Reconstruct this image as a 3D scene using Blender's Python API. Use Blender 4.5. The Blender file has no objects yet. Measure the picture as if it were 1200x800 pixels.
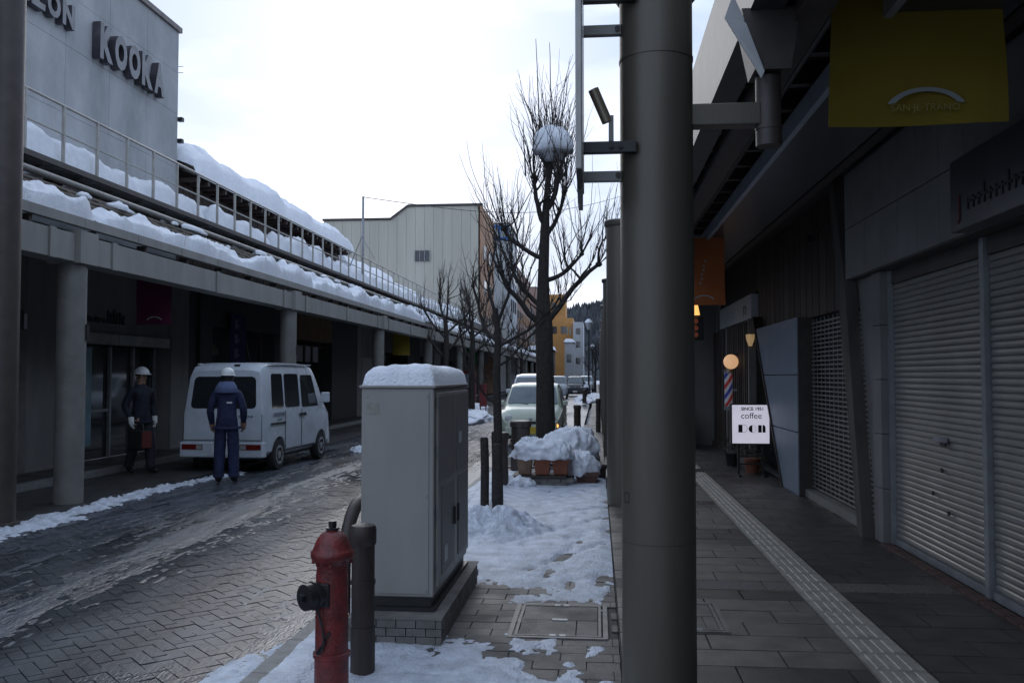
import bpy, bmesh, math, random
from mathutils import Vector, Matrix, noise
R = math.radians
random.seed(7)
scene = bpy.context.scene
col = scene.collection

# ------------------------------------------------------------------ camera, sky, sun, exposure
cd = bpy.data.cameras.new('camera'); cam = bpy.data.objects.new('camera', cd); col.objects.link(cam)
cd.sensor_width = 36; cd.lens = 31.5; cd.clip_start = 0.05; cd.clip_end = 3000
cam.location = (0, 0, 1.6); cam.rotation_euler = (R(90 + 2.17), 0, R(5.44))
scene.camera = cam

SUN_EL, SUN_AZ = 24, -14          # azimuth measured from +Y towards +X
world = bpy.data.worlds.new('World'); scene.world = world; world.use_nodes = True
wn, wl = world.node_tree.nodes, world.node_tree.links
wn.clear()
w_out = wn.new('ShaderNodeOutputWorld'); w_bg = wn.new('ShaderNodeBackground')
w_sky = wn.new('ShaderNodeTexSky'); w_sky.sky_type = 'NISHITA'; w_sky.sun_disc = False
w_sky.sun_elevation = R(SUN_EL); w_sky.sun_rotation = R(SUN_AZ); w_sky.air_density = 1.0; w_sky.dust_density = 2.0
w_tc = wn.new('ShaderNodeTexCoord'); w_map = wn.new('ShaderNodeMapping'); w_map.inputs['Scale'].default_value = (1.0, 1.0, 2.6)
w_map.inputs['Location'].default_value = (0.35, 0.2, 0.1)
w_no = wn.new('ShaderNodeTexNoise'); w_no.inputs['Scale'].default_value = 2.6; w_no.inputs['Detail'].default_value = 6; w_no.inputs['Roughness'].default_value = 0.5
w_rp = wn.new('ShaderNodeValToRGB')
w_rp.color_ramp.elements[0].position = 0.41; w_rp.color_ramp.elements[0].color = (4.9, 6.6, 9.5, 1)
w_rp.color_ramp.elements[1].position = 0.57; w_rp.color_ramp.elements[1].color = (9.2, 10.5, 13.2, 1)
w_mx = wn.new('ShaderNodeMix'); w_mx.data_type = 'RGBA'; w_mx.inputs['Factor'].default_value = 0.86
w_bg.inputs['Strength'].default_value = 0.105
wl.new(w_tc.outputs['Generated'], w_map.inputs['Vector']); wl.new(w_map.outputs['Vector'], w_no.inputs['Vector'])
wl.new(w_no.outputs['Fac'], w_rp.inputs['Fac'])
wl.new(w_sky.outputs['Color'], w_mx.inputs[6]); wl.new(w_rp.outputs['Color'], w_mx.inputs[7])
wl.new(w_mx.outputs[2], w_bg.inputs['Color']); wl.new(w_bg.outputs['Background'], w_out.inputs['Surface'])

sd = bpy.data.lights.new('sun', 'SUN'); sun = bpy.data.objects.new('sun', sd); col.objects.link(sun)
sd.energy = 0.5; sd.angle = R(30); sd.color = (1, 0.97, 0.93)
sdir = Vector((math.sin(R(SUN_AZ)) * math.cos(R(SUN_EL)), math.cos(R(SUN_AZ)) * math.cos(R(SUN_EL)), math.sin(R(SUN_EL))))
sun.rotation_euler = sdir.to_track_quat('Z', 'Y').to_euler()
scene.view_settings.view_transform = 'Standard'; scene.view_settings.look = 'None'
scene.view_settings.exposure = 0.0; scene.view_settings.gamma = 1
scene.render.engine = 'CYCLES'; scene.cycles.max_bounces = 5; scene.cycles.diffuse_bounces = 3

# ------------------------------------------------------------------ materials
MATS = {}
def M(name, c=(.5, .5, .5), r=.6, var=.18, sc=6, bump=0., bsc=60, metal=0., spec=.5, streak=0., rvar=0., emit=0., dirt=None, alpha=None, sub=0., coat=0., aniso=None):
    if name in MATS: return MATS[name]
    m = bpy.data.materials.new(name); m.use_nodes = True; MATS[name] = m
    n, l = m.node_tree.nodes, m.node_tree.links; b = n['Principled BSDF']
    geo = n.new('ShaderNodeNewGeometry')
    mp = n.new('ShaderNodeMapping'); l.new(geo.outputs['Position'], mp.inputs['Vector'])
    if streak: mp.inputs['Scale'].default_value = (1, 1, streak)
    if aniso: mp.inputs['Scale'].default_value = aniso
    no = n.new('ShaderNodeTexNoise'); no.inputs['Scale'].default_value = sc; no.inputs['Detail'].default_value = 7; no.inputs['Roughness'].default_value = .62
    l.new(mp.outputs['Vector'], no.inputs['Vector'])
    rp = n.new('ShaderNodeValToRGB'); rp.color_ramp.elements[0].position = .3; rp.color_ramp.elements[1].position = .72
    d = dirt or tuple(max(0, x * (1 - 1.6 * var)) for x in c)
    rp.color_ramp.elements[0].color = (*d, 1); rp.color_ramp.elements[1].color = (*[min(1, x * (1 + var)) for x in c], 1)
    l.new(no.outputs['Fac'], rp.inputs['Fac']); l.new(rp.outputs['Color'], b.inputs['Base Color'])
    b.inputs['Roughness'].default_value = r; b.inputs['Metallic'].default_value = metal; b.inputs['Specular IOR Level'].default_value = spec
    if coat: b.inputs['Coat Weight'].default_value = coat; b.inputs['Coat Roughness'].default_value = .08
    if rvar:
        mr = n.new('ShaderNodeMapRange'); mr.inputs['From Min'].default_value = .3; mr.inputs['From Max'].default_value = .7
        mr.inputs['To Min'].default_value = max(.02, r - rvar); mr.inputs['To Max'].default_value = min(1, r + rvar)
        n3 = n.new('ShaderNodeTexNoise'); n3.inputs['Scale'].default_value = sc * .37; n3.inputs['Detail'].default_value = 5
        l.new(mp.outputs['Vector'], n3.inputs['Vector']); l.new(n3.outputs['Fac'], mr.inputs['Value']); l.new(mr.outputs['Result'], b.inputs['Roughness'])
    if bump:
        n2 = n.new('ShaderNodeTexNoise'); n2.inputs['Scale'].default_value = bsc; n2.inputs['Detail'].default_value = 4
        l.new(mp.outputs['Vector'], n2.inputs['Vector'])
        bp = n.new('ShaderNodeBump'); bp.inputs['Strength'].default_value = bump; bp.inputs['Distance'].default_value = .02
        l.new(n2.outputs['Fac'], bp.inputs['Height']); l.new(bp.outputs['Normal'], b.inputs['Normal'])
    if emit:
        l.new(rp.outputs['Color'], b.inputs['Emission Color']); b.inputs['Emission Strength'].default_value = emit
    if alpha is not None:
        b.inputs['Alpha'].default_value = alpha
    if sub:
        b.inputs['Subsurface Weight'].default_value = sub; b.inputs['Subsurface Radius'].default_value = (.02, .03, .04)
    return m

SNOW = M('snow', (.83, .86, .915), .75, .06, 9, .75, 60, sub=.12)
SNOW_DIRTY = M('trodden_snow', (.66, .71, .79), .55, .14, 6, .9, 55, dirt=(.40, .43, .48))
SLUSH = M('icy_slush', (.118, .130, .150), .27, .2, 2.6, .5, 70, rvar=.16, dirt=(.026, .029, .036), aniso=(1, .25, 1))
PAVER = M('wet_road_paver', (.082, .088, .096), .25, .15, 2.6, .25, 70, rvar=.16, dirt=(.019, .022, .027), aniso=(1, .3, 1))
PAVER2 = M('wet_road_paver_dark', (.068, .073, .080), .24, .15, 2.6, .25, 70, rvar=.15, dirt=(.017, .019, .024), aniso=(1, .3, 1))
JOINT = M('joint_grit', (.035, .034, .033), .75, .3, 14, .3, 120)
WALKP = M('walk_paver', (.105, .097, .088), .55, .3, 7, .4, 90, rvar=.15)
WALKP2 = M('walk_paver_dark', (.088, .082, .075), .55, .3, 7, .4, 90, rvar=.15)
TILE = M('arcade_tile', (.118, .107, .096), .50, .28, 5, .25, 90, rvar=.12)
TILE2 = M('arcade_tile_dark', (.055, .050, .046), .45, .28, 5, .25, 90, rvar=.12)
TACT = M('tactile_block', (.30, .285, .25), .55, .22, 9, .2, 90)
GRANITE = M('kerb_granite', (.20, .20, .195), .6, .2, 10, .3, 110)
DARKPAVE = M('dark_pavement', (.045, .043, .042), .5, .25, 5, .3, 80, rvar=.15)
COLUMN = M('column_taupe_paint', (.116, .102, .080), .42, .14, 4, .08, 160, metal=.25, rvar=.10, streak=.12)
PILLAR = M('pillar_grey_paint', (.20, .195, .18), .5, .14, 4, .1, 120)
BEAM = M('beam_beige_paint', (.29, .28, .26), .55, .12, 3, .05, 100, streak=.3)
DKMETAL = M('dark_brown_metal', (.060, .048, .042), .5, .2, 6, .1, 120)
GALV = M('galvanised_steel', (.30, .31, .32), .42, .15, 8, .05, 120, metal=.4)
BLACK = M('black_metal', (.018, .018, .019), .45, .2, 9)
RAILM = M('railing_paint', (.40, .385, .35), .5, .15, 9)
CONC = M('weathered_concrete', (.43, .44, .45), .85, .16, .9, .3, 30, streak=.55, dirt=(.27, .278, .285))
CONCP = M('concrete_panel', (.20, .195, .185), .7, .12, 2.2, .1, 60)
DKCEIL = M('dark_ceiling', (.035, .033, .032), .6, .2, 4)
WOOD = M('dark_wood', (.050, .034, .026), .6, .35, 5, .3, 50, streak=.12)
WOODR = M('reddish_wood', (.060, .038, .030), .55, .3, 5, .3, 50, streak=.12)
BARK = M('bark', (.035, .030, .027), .9, .3, 18, .8, 40)
TWIG = M('twig', (.050, .041, .036), .9, .3, 20)
GLASSD = M('dark_glass', (.020, .023, .026), .06, .2, 4, spec=.8)
SHUT = M('shutter_slat', (.25, .242, .222), .42, .12, 3, metal=.3, rvar=.06)
FABR_Y = M('yellow_banner', (.25, .18, .014), .8, .06, 4)
FABR_O = M('orange_banner', (.44, .125, .035), .8, .08, 4)  # base colour raised in place of light shining through the cloth
FABR_P = M('purple_banner', (.10, .008, .045), .8, .08, 4)
PRINT_W = M('banner_print_pale', (.36, .38, .36), .8, .05, 4)
RED = M('hydrant_red', (.185, .018, .017), .42, .25, 16, .35, 60, rvar=.15, coat=.15, dirt=(.075, .016, .014))
BROWNB = M('bollard_brown', (.052, .039, .035), .48, .3, 9, .2, 70, rvar=.12, streak=.3)
CAB = M('cabinet_paint', (.30, .285, .265), .45, .07, 2.0, .05, 140, streak=.25, rvar=.08, dirt=(.245, .232, .215))
CABG = M('cabinet_mesh_grey', (.19, .18, .175), .5, .08, 3)
BRICKG = M('plinth_brick', (.17, .16, .145), .75, .25, 8, .3, 80)
TERRA = M('terracotta', (.30, .105, .060), .75, .2, 9, .2, 60)
TERRA2 = M('pale_terracotta', (.30, .20, .13), .75, .2, 9, .2, 60)
VANW = M('van_white_paint', (.53, .58, .64), .3, .03, 3, coat=.25, dirt=(.42, .45, .48), rvar=.1)
BLKPL = M('black_plastic', (.02, .02, .02), .6, .1, 8)
TYRE = M('tyre_rubber', (.018, .018, .018), .85, .2, 20)
RIM = M('steel_rim', (.42, .43, .44), .35, .1, 10, metal=.6)
TAILR = M('tail_light_red', (.13, .008, .007), .2, .1, 10)
CLEARL = M('clear_lens', (.55, .57, .58), .12, .05, 10)
NAVY = M('navy_workwear', (.014, .02, .06), .85, .25, 9, .9, 13)
NAVYD = M('dark_navy_workwear', (.012, .016, .028), .85, .25, 9, .9, 13)
BLUEG = M('blue_workwear', (.013, .018, .062), .8, .3, 9, 1.0, 12)
SKIN = M('skin', (.36, .20, .14), .6, .08, 9)
HAIR = M('hair', (.012, .010, .010), .7, .2, 20)
HELM = M('helmet_white', (.62, .64, .64), .3, .04, 9)
GLOVE = M('white_glove', (.72, .72, .70), .85, .06, 20)
BOOT = M('boot', (.012, .012, .013), .6, .2, 20)

# ------------------------------------------------------------------ mesh helpers
class MB:
    def __init__(s): s.v = []; s.f = []
    def add(s, vs, fs):
        k = len(s.v); s.v += [tuple(p) for p in vs]; s.f += [tuple(i + k for i in f) for f in fs]; return s
    def box(s, x0, x1, y0, y1, z0, z1):
        return s.add([(x0, y0, z0), (x1, y0, z0), (x1, y1, z0), (x0, y1, z0), (x0, y0, z1), (x1, y0, z1), (x1, y1, z1), (x0, y1, z1)],
                     [(0, 3, 2, 1), (4, 5, 6, 7), (0, 1, 5, 4), (1, 2, 6, 5), (2, 3, 7, 6), (3, 0, 4, 7)])
    def obox(s, c, size, mat3):
        hx, hy, hz = [q / 2 for q in size]; c = Vector(c)
        vs = [c + mat3 @ Vector((x * hx, y * hy, z * hz)) for z in (-1, 1) for y in (-1, 1) for x in (-1, 1)]
        return s.add(vs, [(0, 2, 3, 1), (4, 5, 7, 6), (0, 1, 5, 4), (1, 3, 7, 5), (3, 2, 6, 7), (2, 0, 4, 6)])
    def bar(s, a, b, w, h=None):
        a, b = Vector(a), Vector(b); d = b - a; L = d.length
        q = d.to_track_quat('X', 'Z').to_matrix()
        return s.obox((a + b) / 2, (L, w, h or w), q)
    def tube(s, pts, rad, n=8, cap=True):
        pts = [Vector(p) for p in pts]
        if not isinstance(rad, (list, tuple)): rad = [rad] * len(pts)
        k = len(s.v); up = None
        for i, p in enumerate(pts):
            t = (pts[min(i + 1, len(pts) - 1)] - pts[max(i - 1, 0)]).normalized()
            if up is None:
                up = Vector((0, 0, 1)) if abs(t.z) < .9 else Vector((1, 0, 0))
            sd_ = t.cross(up)
            if sd_.length < 1e-4: sd_ = t.cross(Vector((.3, 1, .2)))
            sd_.normalize(); up = sd_.cross(t).normalized()
            for j in range(n):
                a = 2 * math.pi * j / n
                s.v.append(tuple(p + (sd_ * math.cos(a) + up * math.sin(a)) * rad[i]))
        for i in range(len(pts) - 1):
            for j in range(n):
                a = k + i * n + j; b = k + i * n + (j + 1) % n
                s.f.append((a, b, b + n, a + n))
        if cap:
            s.f.append(tuple(k + j for j in reversed(range(n)))); e = k + (len(pts) - 1) * n
            s.f.append(tuple(e + j for j in range(n)))
        return s
    def lathe(s, prof, c=(0, 0, 0), n=24, axis='Z'):
        k = len(s.v); c = Vector(c)
        for r_, h in prof:
            for j in range(n):
                a = 2 * math.pi * j / n; p = (r_ * math.cos(a), r_ * math.sin(a), h)
                if axis == 'X': p = (p[2], p[0], p[1])
                elif axis == 'Y': p = (p[1], p[2], p[0])
                s.v.append(tuple(c + Vector(p)))
        for i in range(len(prof) - 1):
            for j in range(n):
                a = k + i * n + j; b = k + i * n + (j + 1) % n
                s.f.append((a, b, b + n, a + n))
        s.f.append(tuple(k + j for j in reversed(range(n)))); e = k + (len(prof) - 1) * n
        s.f.append(tuple(e + j for j in range(n)))
        return s
    def prism(s, poly, axis, a, b):
        n = len(poly)
        def P(p, t): return {'X': (t, p[0], p[1]), 'Y': (p[0], t, p[1]), 'Z': (p[0], p[1], t)}[axis]
        return s.add([P(p, a) for p in poly] + [P(p, b) for p in poly],
                     [tuple(range(n))[::-1], tuple(range(n, 2 * n))] + [(i, (i + 1) % n, n + (i + 1) % n, n + i) for i in range(n)])
    def mesh(s, name):
        me = bpy.data.meshes.new(name); me.from_pydata(s.v, [], s.f); me.validate(); me.update()
        bm = bmesh.new(); bm.from_mesh(me); bmesh.ops.recalc_face_normals(bm, faces=bm.faces); bm.to_mesh(me); bm.free()
        return me
    def build(s, name, mat, parent=None, smooth=0, bevel=0, rel=True):
        if parent is not None and rel:
            o_ = WLOC.get(parent.name, (0, 0, 0))
            s.v = [(p[0] - o_[0], p[1] - o_[1], p[2] - o_[2]) for p in s.v]
        me = s.mesh(name)
        return link(name, me, mat, parent, smooth, bevel)
WLOC = {}
def link(name, me, mat, parent=None, smooth=0, bevel=0):
    o = bpy.data.objects.new(name, me); col.objects.link(o)
    if mat is not None and not me.materials: me.materials.append(mat)
    if smooth:
        me.shade_smooth(); me.set_sharp_from_angle(angle=R(smooth))
    if bevel:
        b = o.modifiers.new('bevel', 'BEVEL'); b.width = bevel; b.segments = 2; b.limit_method = 'ANGLE'; b.angle_limit = R(40)
    if parent is not None:
        o.parent = parent; WLOC[o.name] = WLOC.get(parent.name, (0, 0, 0)) if True else None
    return o
def tag(o, label=None, cat=None, group=None, kind=None):
    if label: o['label'] = label
    if cat: o['category'] = cat
    if group: o['group'] = group
    if kind: o['kind'] = kind
    return o
def thing(name, label, cat, loc=(0, 0, 0), rotz=0, group=None, world=True):
    o = bpy.data.objects.new(name, None); col.objects.link(o); o.empty_display_size = .2
    o.location = loc; o.rotation_euler = (0, 0, rotz)
    if world: WLOC[o.name] = tuple(loc)      # parts are given in world coordinates
    return tag(o, label, cat, group)
def piece(name, me, mat, parent, loc, rotz=0, scale=(1, 1, 1)):
    o = bpy.data.objects.new(name, me); col.objects.link(o)
    if not me.materials: me.materials.append(mat)
    p = WLOC.get(parent.name, (0, 0, 0))
    o.parent = parent; o.location = (loc[0] - p[0], loc[1] - p[1], loc[2] - p[2]); o.rotation_euler = (0, 0, rotz); o.scale = scale
    if me.materials[0] is not mat:
        o.material_slots[0].link = 'OBJECT'; o.material_slots[0].material = mat
    return o
def copy_tree(o, parent=None):
    c = o.copy(); col.objects.link(c); c.parent = parent
    for ch in list(o.children): copy_tree(ch, c)
    return c
def text_mesh(s, size, extrude=.005, bold=0., align='CENTER', xs=1.):
    cu = bpy.data.curves.new('txt', 'FONT'); cu.body = s; cu.size = size; cu.extrude = extrude; cu.offset = bold
    cu.align_x = align; cu.align_y = 'BOTTOM_BASELINE'; cu.resolution_u = 3
    o = bpy.data.objects.new('txt', cu); col.objects.link(o)
    dg = bpy.context.evaluated_depsgraph_get()
    me = bpy.data.meshes.new_from_object(o.evaluated_get(dg))
    bpy.data.objects.remove(o); bpy.data.curves.remove(cu)
    if xs != 1: me.transform(Matrix.Diagonal((xs, 1, 1, 1)))
    return me
def text_part(name, s, size, mat, parent, loc, rot, extrude=.005, bold=0., align='CENTER', xs=1.):
    me = text_mesh(s, size, extrude, bold, align, xs); me.name = name
    me.materials.clear(); me.materials.append(mat)
    o = bpy.data.objects.new(name, me); col.objects.link(o); p = WLOC.get(parent.name, (0, 0, 0)); o.parent = parent
    o.location = (loc[0] - p[0], loc[1] - p[1], loc[2] - p[2]); o.rotation_euler = rot
    return o
def fr(x, y, z=0, o=4): return noise.fractal(Vector((x, y, z)), .9, 2.1, o)
def field(name, label, nx, ny, pos, hf, mat, cat='snow', kind='stuff', parent=None, group=None, skirt=.03):
    """a drift: pos(u,v)->(point, normal); hf(u,v)->thickness; only where thickness > 0"""
    mb = MB(); H = []; ok = []
    for j in range(ny + 1):
        for i in range(nx + 1):
            u, v = i / nx, j / ny; p, nrm = pos(u, v); h = hf(u, v)
            H.append(h); hh = max(h, -skirt)
            mb.v.append(tuple(Vector(p) + Vector(nrm) * hh))
    w = nx + 1
    for j in range(ny):
        for i in range(nx):
            a = j * w + i; q = (a, a + 1, a + w + 1, a + w)
            if max(H[k] for k in q) > 0: mb.f.append(q)
    me = bpy.data.meshes.new(name); me.from_pydata(mb.v, [], mb.f); me.update()
    bm = bmesh.new(); bm.from_mesh(me); bmesh.ops.delete(bm, geom=[v for v in bm.verts if not v.link_faces], context='VERTS'); bm.to_mesh(me); bm.free()
    o = link(name, me, mat, parent, smooth=80)
    tag(o, label, cat if parent is None else None, group, kind)
    return o

# ------------------------------------------------------------------ ground, road, pavements
def struct(name, mb, mat, label=None): 
    o = mb.build(name, mat); return tag(o, label, None, None, 'structure')
RZ = -.05                                            # road level
SNOWFIELD = M('far_snowy_ground', (.55, .57, .60), .8, .3, .2)
struct('ground', MB().box(-900, 900, -200, 1500, -.6, -.3), SNOWFIELD, 'snowy ground reaching to the hills')
road = struct('road', MB().box(-6.4, -.45, -6, 170, -.3, RZ - .008), JOINT, 'wet brick-paved shopping street with slush')
# left pavement under the arcade, kerb line, inner strip
lp = struct('left_pavement', MB().box(-8.0, -6.4, -6, 170, -.3, -.02), DARKPAVE, 'dark flush pavement under the left arcade')
struct('shop_apron', MB().box(-9.2, -8.15, -6, 170, -.3, .06), DARKPAVE, 'raised dark strip in front of the left shops')
kerbm = MB().box(-.075, .075, -.495, .495, 0, .36).mesh('kerb_stone')
for k in range(40):
    piece('kerb_stone', kerbm, GRANITE, lp, (-8.075, 3.5 + k, -.285))
far_kerb = MB().box(-8.15, -8.0, 43, 170, -.3, .075).build('far_kerb', GRANITE, lp)
# road pavers: 45 degree herringbone, 0.11 x 0.22
PW = .092; g_ = .0016
pv = MB().add([(g_, g_, 0), (2 * PW - g_, g_, 0), (2 * PW - g_, PW - g_, 0), (g_, PW - g_, 0),
               (g_ + .0015, g_ + .0015, .04), (2 * PW - g_ - .0015, g_ + .0015, .04), (2 * PW - g_ - .0015, PW - g_ - .0015, .04), (g_ + .0015, PW - g_ - .0015, .04)],
              [(4, 5, 6, 7), (0, 1, 5, 4), (1, 2, 6, 5), (2, 3, 7, 6), (3, 0, 4, 7)]).mesh('paver')
bricks = []
c45 = math.cos(R(45))
N = 300
for a in range(-N, N):
    for b in range(-N, N):
        k = (a - b) % 4
        if k not in (0, 3): continue
        u, v = a * PW, b * PW
        x = (u - v) * c45 - 4.1; y = (u + v) * c45 + 14
        if -6.42 < x < -1.86 and 3.9 < y < 25: bricks.append((y, x, 45 if k == 0 else 135, k))
bricks.sort(key=lambda t: t[0] + .35 * abs(t[1] + 2.2))
rest = MB(); nb = 0
for (y, x, ang, k) in bricks:
    if k == 3: 
        ox, oy = x + PW * c45, y + PW * c45         # rotate about the cell corner so the brick runs up
    else: ox, oy = x, y
    dz = random.uniform(-.003, .003)
    vis = y > 4.75 and (x > -.62 * y + .6)
    if nb < 300 and vis:
        piece('paver', pv, PAVER if random.random() < .6 else PAVER2, road, (ox, oy, RZ - .04 + dz), R(ang)); nb += 1
    else:
        ca, sa = math.cos(R(ang)), math.sin(R(ang))
        rest.add([(ox + p.co.x * ca - p.co.y * sa, oy + p.co.x * sa + p.co.y * ca, RZ - .04 + dz + p.co.z) for p in pv.vertices], [tuple(f.vertices) for f in pv.polygons])
o = rest.build('pavers', PAVER, road); o['kind'] = 'stuff'
FARROAD = M('far_wet_road', (.085, .092, .102), .25, .4, 1.6, .4, 30, rvar=.14, aniso=(1, .2, 1))
MB().box(-6.4, -.45, 25, 170, -.2, RZ).build('far_road_surface', FARROAD, road)
# slush film with wheel tracks
def slush_h(u, v):
    x = -6.38 + 4.5 * u; y = 4.2 + 34 * v
    n = .75 * fr(x * .8, y * .12, 3) + .6 * fr(x * 3.2, y * .35, 9) + .6 * fr(x * 10, y * 1.6, 1) + .5 * fr(x * 24, y * 7, 4, 2)
    tr = 0
    for c, w in ((-4.75, .30), (-3.35, .16), (-2.35, .14)):     # bare wheel tracks
        cx = c + .12 * math.sin(y * .35)
        tr = max(tr, math.exp(-((x - cx) / w) ** 2))
    bare = math.exp(-((x + 3.05) / .55) ** 2) * (1 if y < 9 else math.exp(-(y - 9) / 4)) * .55
    return .0000 + .0062 * n - .004 * tr - .008 * bare + .004 * math.exp(-((x + 2.05) / .22) ** 2)
field('slush', 'thin grey icy slush film over the road pavers', 230, 1100, lambda u, v: ((-6.38 + 4.5 * u, 4.2 + 34 * v, RZ + .002), (0, 0, 1)), slush_h, SLUSH, 'slush', skirt=.006)

# right pavement (open strip with pavers, then arcade floor)
walk = struct('right_pavement', MB().box(-1.72, .12, -6, 15.6, -.3, -.009).box(-.30, .12, 15.6, 170, -.3, -.022), JOINT, 'paved strip beside the road under snow')
km2 = MB().box(-.065, .065, -.296, .296, 0, .3).mesh('kerb_stone')
for k in range(20):
    piece('kerb_stone', km2, GRANITE, walk, (-1.785, 3.8 + k * .6, -.285))
for k in range(22):
    piece('kerb_stone', km2, GRANITE, walk, (-.372, 16 + k * .6, -.285))
for k in range(2):
    piece('kerb_stone', km2, GRANITE, walk, (-1.42 + k * .6, 15.67, -.285), R(90))
pm = MB().add([(.002, .002, 0), (.298, .002, 0), (.298, .148, 0), (.002, .148, 0), (.004, .004, .04), (.296, .004, .04), (.296, .146, .04), (.004, .146, .04)],
              [(4, 5, 6, 7), (0, 1, 5, 4), (1, 2, 6, 5), (2, 3, 7, 6), (3, 0, 4, 7)]).mesh('paver')
rest = MB(); r_ = 0
for j in range(88):
    y = 3.9 + j * .15
    if y > 15.4: break
    for i in range(-1, 8):
        x0 = -1.715 + i * .3 - .0 + (.15 if j % 2 else 0)
        xa, xb = max(x0, -1.715), min(x0 + .3, .122)
        if xb - xa < .02: continue
        sx_ = (xb - xa) / .3; x0 = xa
        dz = random.uniform(-.003, .002)
        if -.5 < x0 + .15 * sx_ < .05 and 5.55 < y + .07 < 6.3: continue
        if y < 9.2 and not (x0 < -.95 and 5.2 < y < 7.1): piece('paver', pm, WALKP if random.random() < .6 else WALKP2, walk, (x0, y, -.04 + dz), 0, (sx_, 1, 1))
        else: rest.add([(x0 + p.co.x * sx_, y + p.co.y, -.04 + dz + p.co.z) for p in pm.vertices], [tuple(f.vertices) for f in pm.polygons])
o = rest.build('pavers', WALKP, walk); o['kind'] = 'stuff'
MB().box(-.30, .12, 15.6, 170, -.02, -.001).build('far_paving', WALKP2, walk)
# arcade floor: big tiles and tactile line
floor = struct('arcade_floor', MB().box(.125, 2.86, -6, 170, -.3, -.016), JOINT, 'tiled arcade floor with a tactile line')
tm = {}
def tile(w, d):
    key = (round(w, 3), round(d, 3))
    if key not in tm:
        tm[key] = MB().add([(.003, .003, -.02), (w - .003, .003, -.02), (w - .003, d - .003, -.02), (.003, d - .003, -.02), (.006, .006, .0), (w - .006, .006, 0), (w - .006, d - .006, 0), (.006, d - .006, 0)],
                           [(4, 5, 6, 7), (0, 1, 5, 4), (1, 2, 6, 5), (2, 3, 7, 6), (3, 0, 4, 7)]).mesh('floor_tile')
    return tm[key]
tb = MB().box(.004, .296, .004, .296, -.02, .001)
for i in range(4): tb.add([(.04 + i * .06, .02, .001), (.075 + i * .06, .02, .001), (.075 + i * .06, .28, .001), (.04 + i * .06, .28, .001),
                           (.046 + i * .06, .028, .006), (.069 + i * .06, .028, .006), (.069 + i * .06, .272, .006), (.046 + i * .06, .272, .006)],
                          [(4, 5, 6, 7), (0, 1, 5, 4), (1, 2, 6, 5), (2, 3, 7, 6), (3, 0, 4, 7)])
tb = tb.mesh('tactile_block')
rest = MB()
PEBBLE = M('pebble_strip', (.12, .112, .102), .7, .4, 40, 1., 70)
def put(me, mat, x, y, near, name):
    dz = random.uniform(-.002, .0015)
    if near: piece(name, me, mat, floor, (x, y, dz))
    else: rest.add([(x + p.co.x, y + p.co.y, dz + p.co.z) for p in me.vertices], [tuple(f.vertices) for f in me.polygons])
for j in range(100):
    y = 4.2 + j * .3; near = y < 13
    offs = (0, .23, .42, .11, .33)[j % 5]
    x = .13
    while x < 1.46:
        w = min(.6 if x > .14 else .2 + offs, 1.465 - x)
        if w > .06: put(tile(w, .3), (PEBBLE if j in (9, 32) else TILE if (j * 7 + int(x * 10)) % 3 else TILE2), x, y, near, 'floor_tile')
        x += w
    piece('tactile_block', tb, TACT, floor, (1.475, y, 0)) if y < 24 else None
    x = 1.785
    while x < 2.75:
        w = min(.6 if x > 1.8 else .15 + offs * .8, 2.76 - x)
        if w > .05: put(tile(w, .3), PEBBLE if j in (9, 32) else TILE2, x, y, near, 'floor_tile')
        x += w
o = rest.build('floor_tiles', TILE2, floor); o['kind'] = 'stuff'
# covers
def hatch(x0, x1, y0, y1, z, name, label):
    t = thing(name, label, 'manhole cover', ((x0 + x1) / 2, (y0 + y1) / 2, z))
    f = MB(); w = .03
    f.box(x0, x1, y0, y0 + w, z - .02, z + .006).box(x0, x1, y1 - w, y1, z - .02, z + .006).box(x0, x0 + w, y0 + w, y1 - w, z - .02, z + .006).box(x1 - w, x1, y0 + w, y1 - w, z - .02, z + .006)
    f.build('frame', M('worn_steel', (.17, .165, .155), .5, .25, 12, metal=.3), t)
    f = MB(); a = .042; w2 = .018
    f.box(x0 + a, x1 - a, y0 + a, y0 + a + w2, z - .02, z + .007).box(x0 + a, x1 - a, y1 - a - w2, y1 - a, z - .02, z + .007).box(x0 + a, x0 + a + w2, y0 + a + w2, y1 - a - w2, z - .02, z + .007).box(x1 - a - w2, x1 - a, y0 + a + w2, y1 - a - w2, z - .02, z + .007)
    f.build('inner_frame', M('worn_steel'), t)
    xi, xj, yi, yj = x0 + .066, x1 - .066, y0 + .066, y1 - .066; ym = y0 + (y1 - y0) * .5; xm = x0 + (x1 - x0) * .68
    MB().box(xi, xj, ym + .004, yj, z - .02, z + .003).build('infill_panel', WALKP2, t)
    MB().box(xi, xm - .004, yi, ym - .004, z - .02, z + .003).build('infill_panel', WALKP2, t)
    MB().box(xm + .004, xj, yi, ym - .004, z - .02, z + .002).build('infill_panel', WALKP, t)
    for (hx, hy) in (((x0 + x1) / 2, y0 + .05), ((x0 + x1) / 2, y1 - .05)):
        MB().box(hx - .05, hx + .05, hy - .02, hy + .02, z, z + .009).build('lifting_plate', GALV, t)
        MB().lathe([(.012, 0), (.012, .002)], (hx, hy, z + .0095), 10).build('keyhole', BLACK, t)
    MB().box((x0 + x1) / 2 - .05, (x0 + x1) / 2 + .05, ym - .02, ym + .02, z, z + .008).build('handle', GALV, t)
    return t
hatch(-.56, .06, 5.52, 6.34, .0, 'utility_hatch', 'large square metal framed utility hatch in the paving by the thick near column')
hatch(.38, .82, 5.72, 6.45, .006, 'utility_hatch', 'dark framed inspection cover in arcade floor just right of thick near column')
t = thing('drain_grate', 'small slotted drain grate in the paving beside near column', 'drain', (.02, 8.9, 0))
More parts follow.
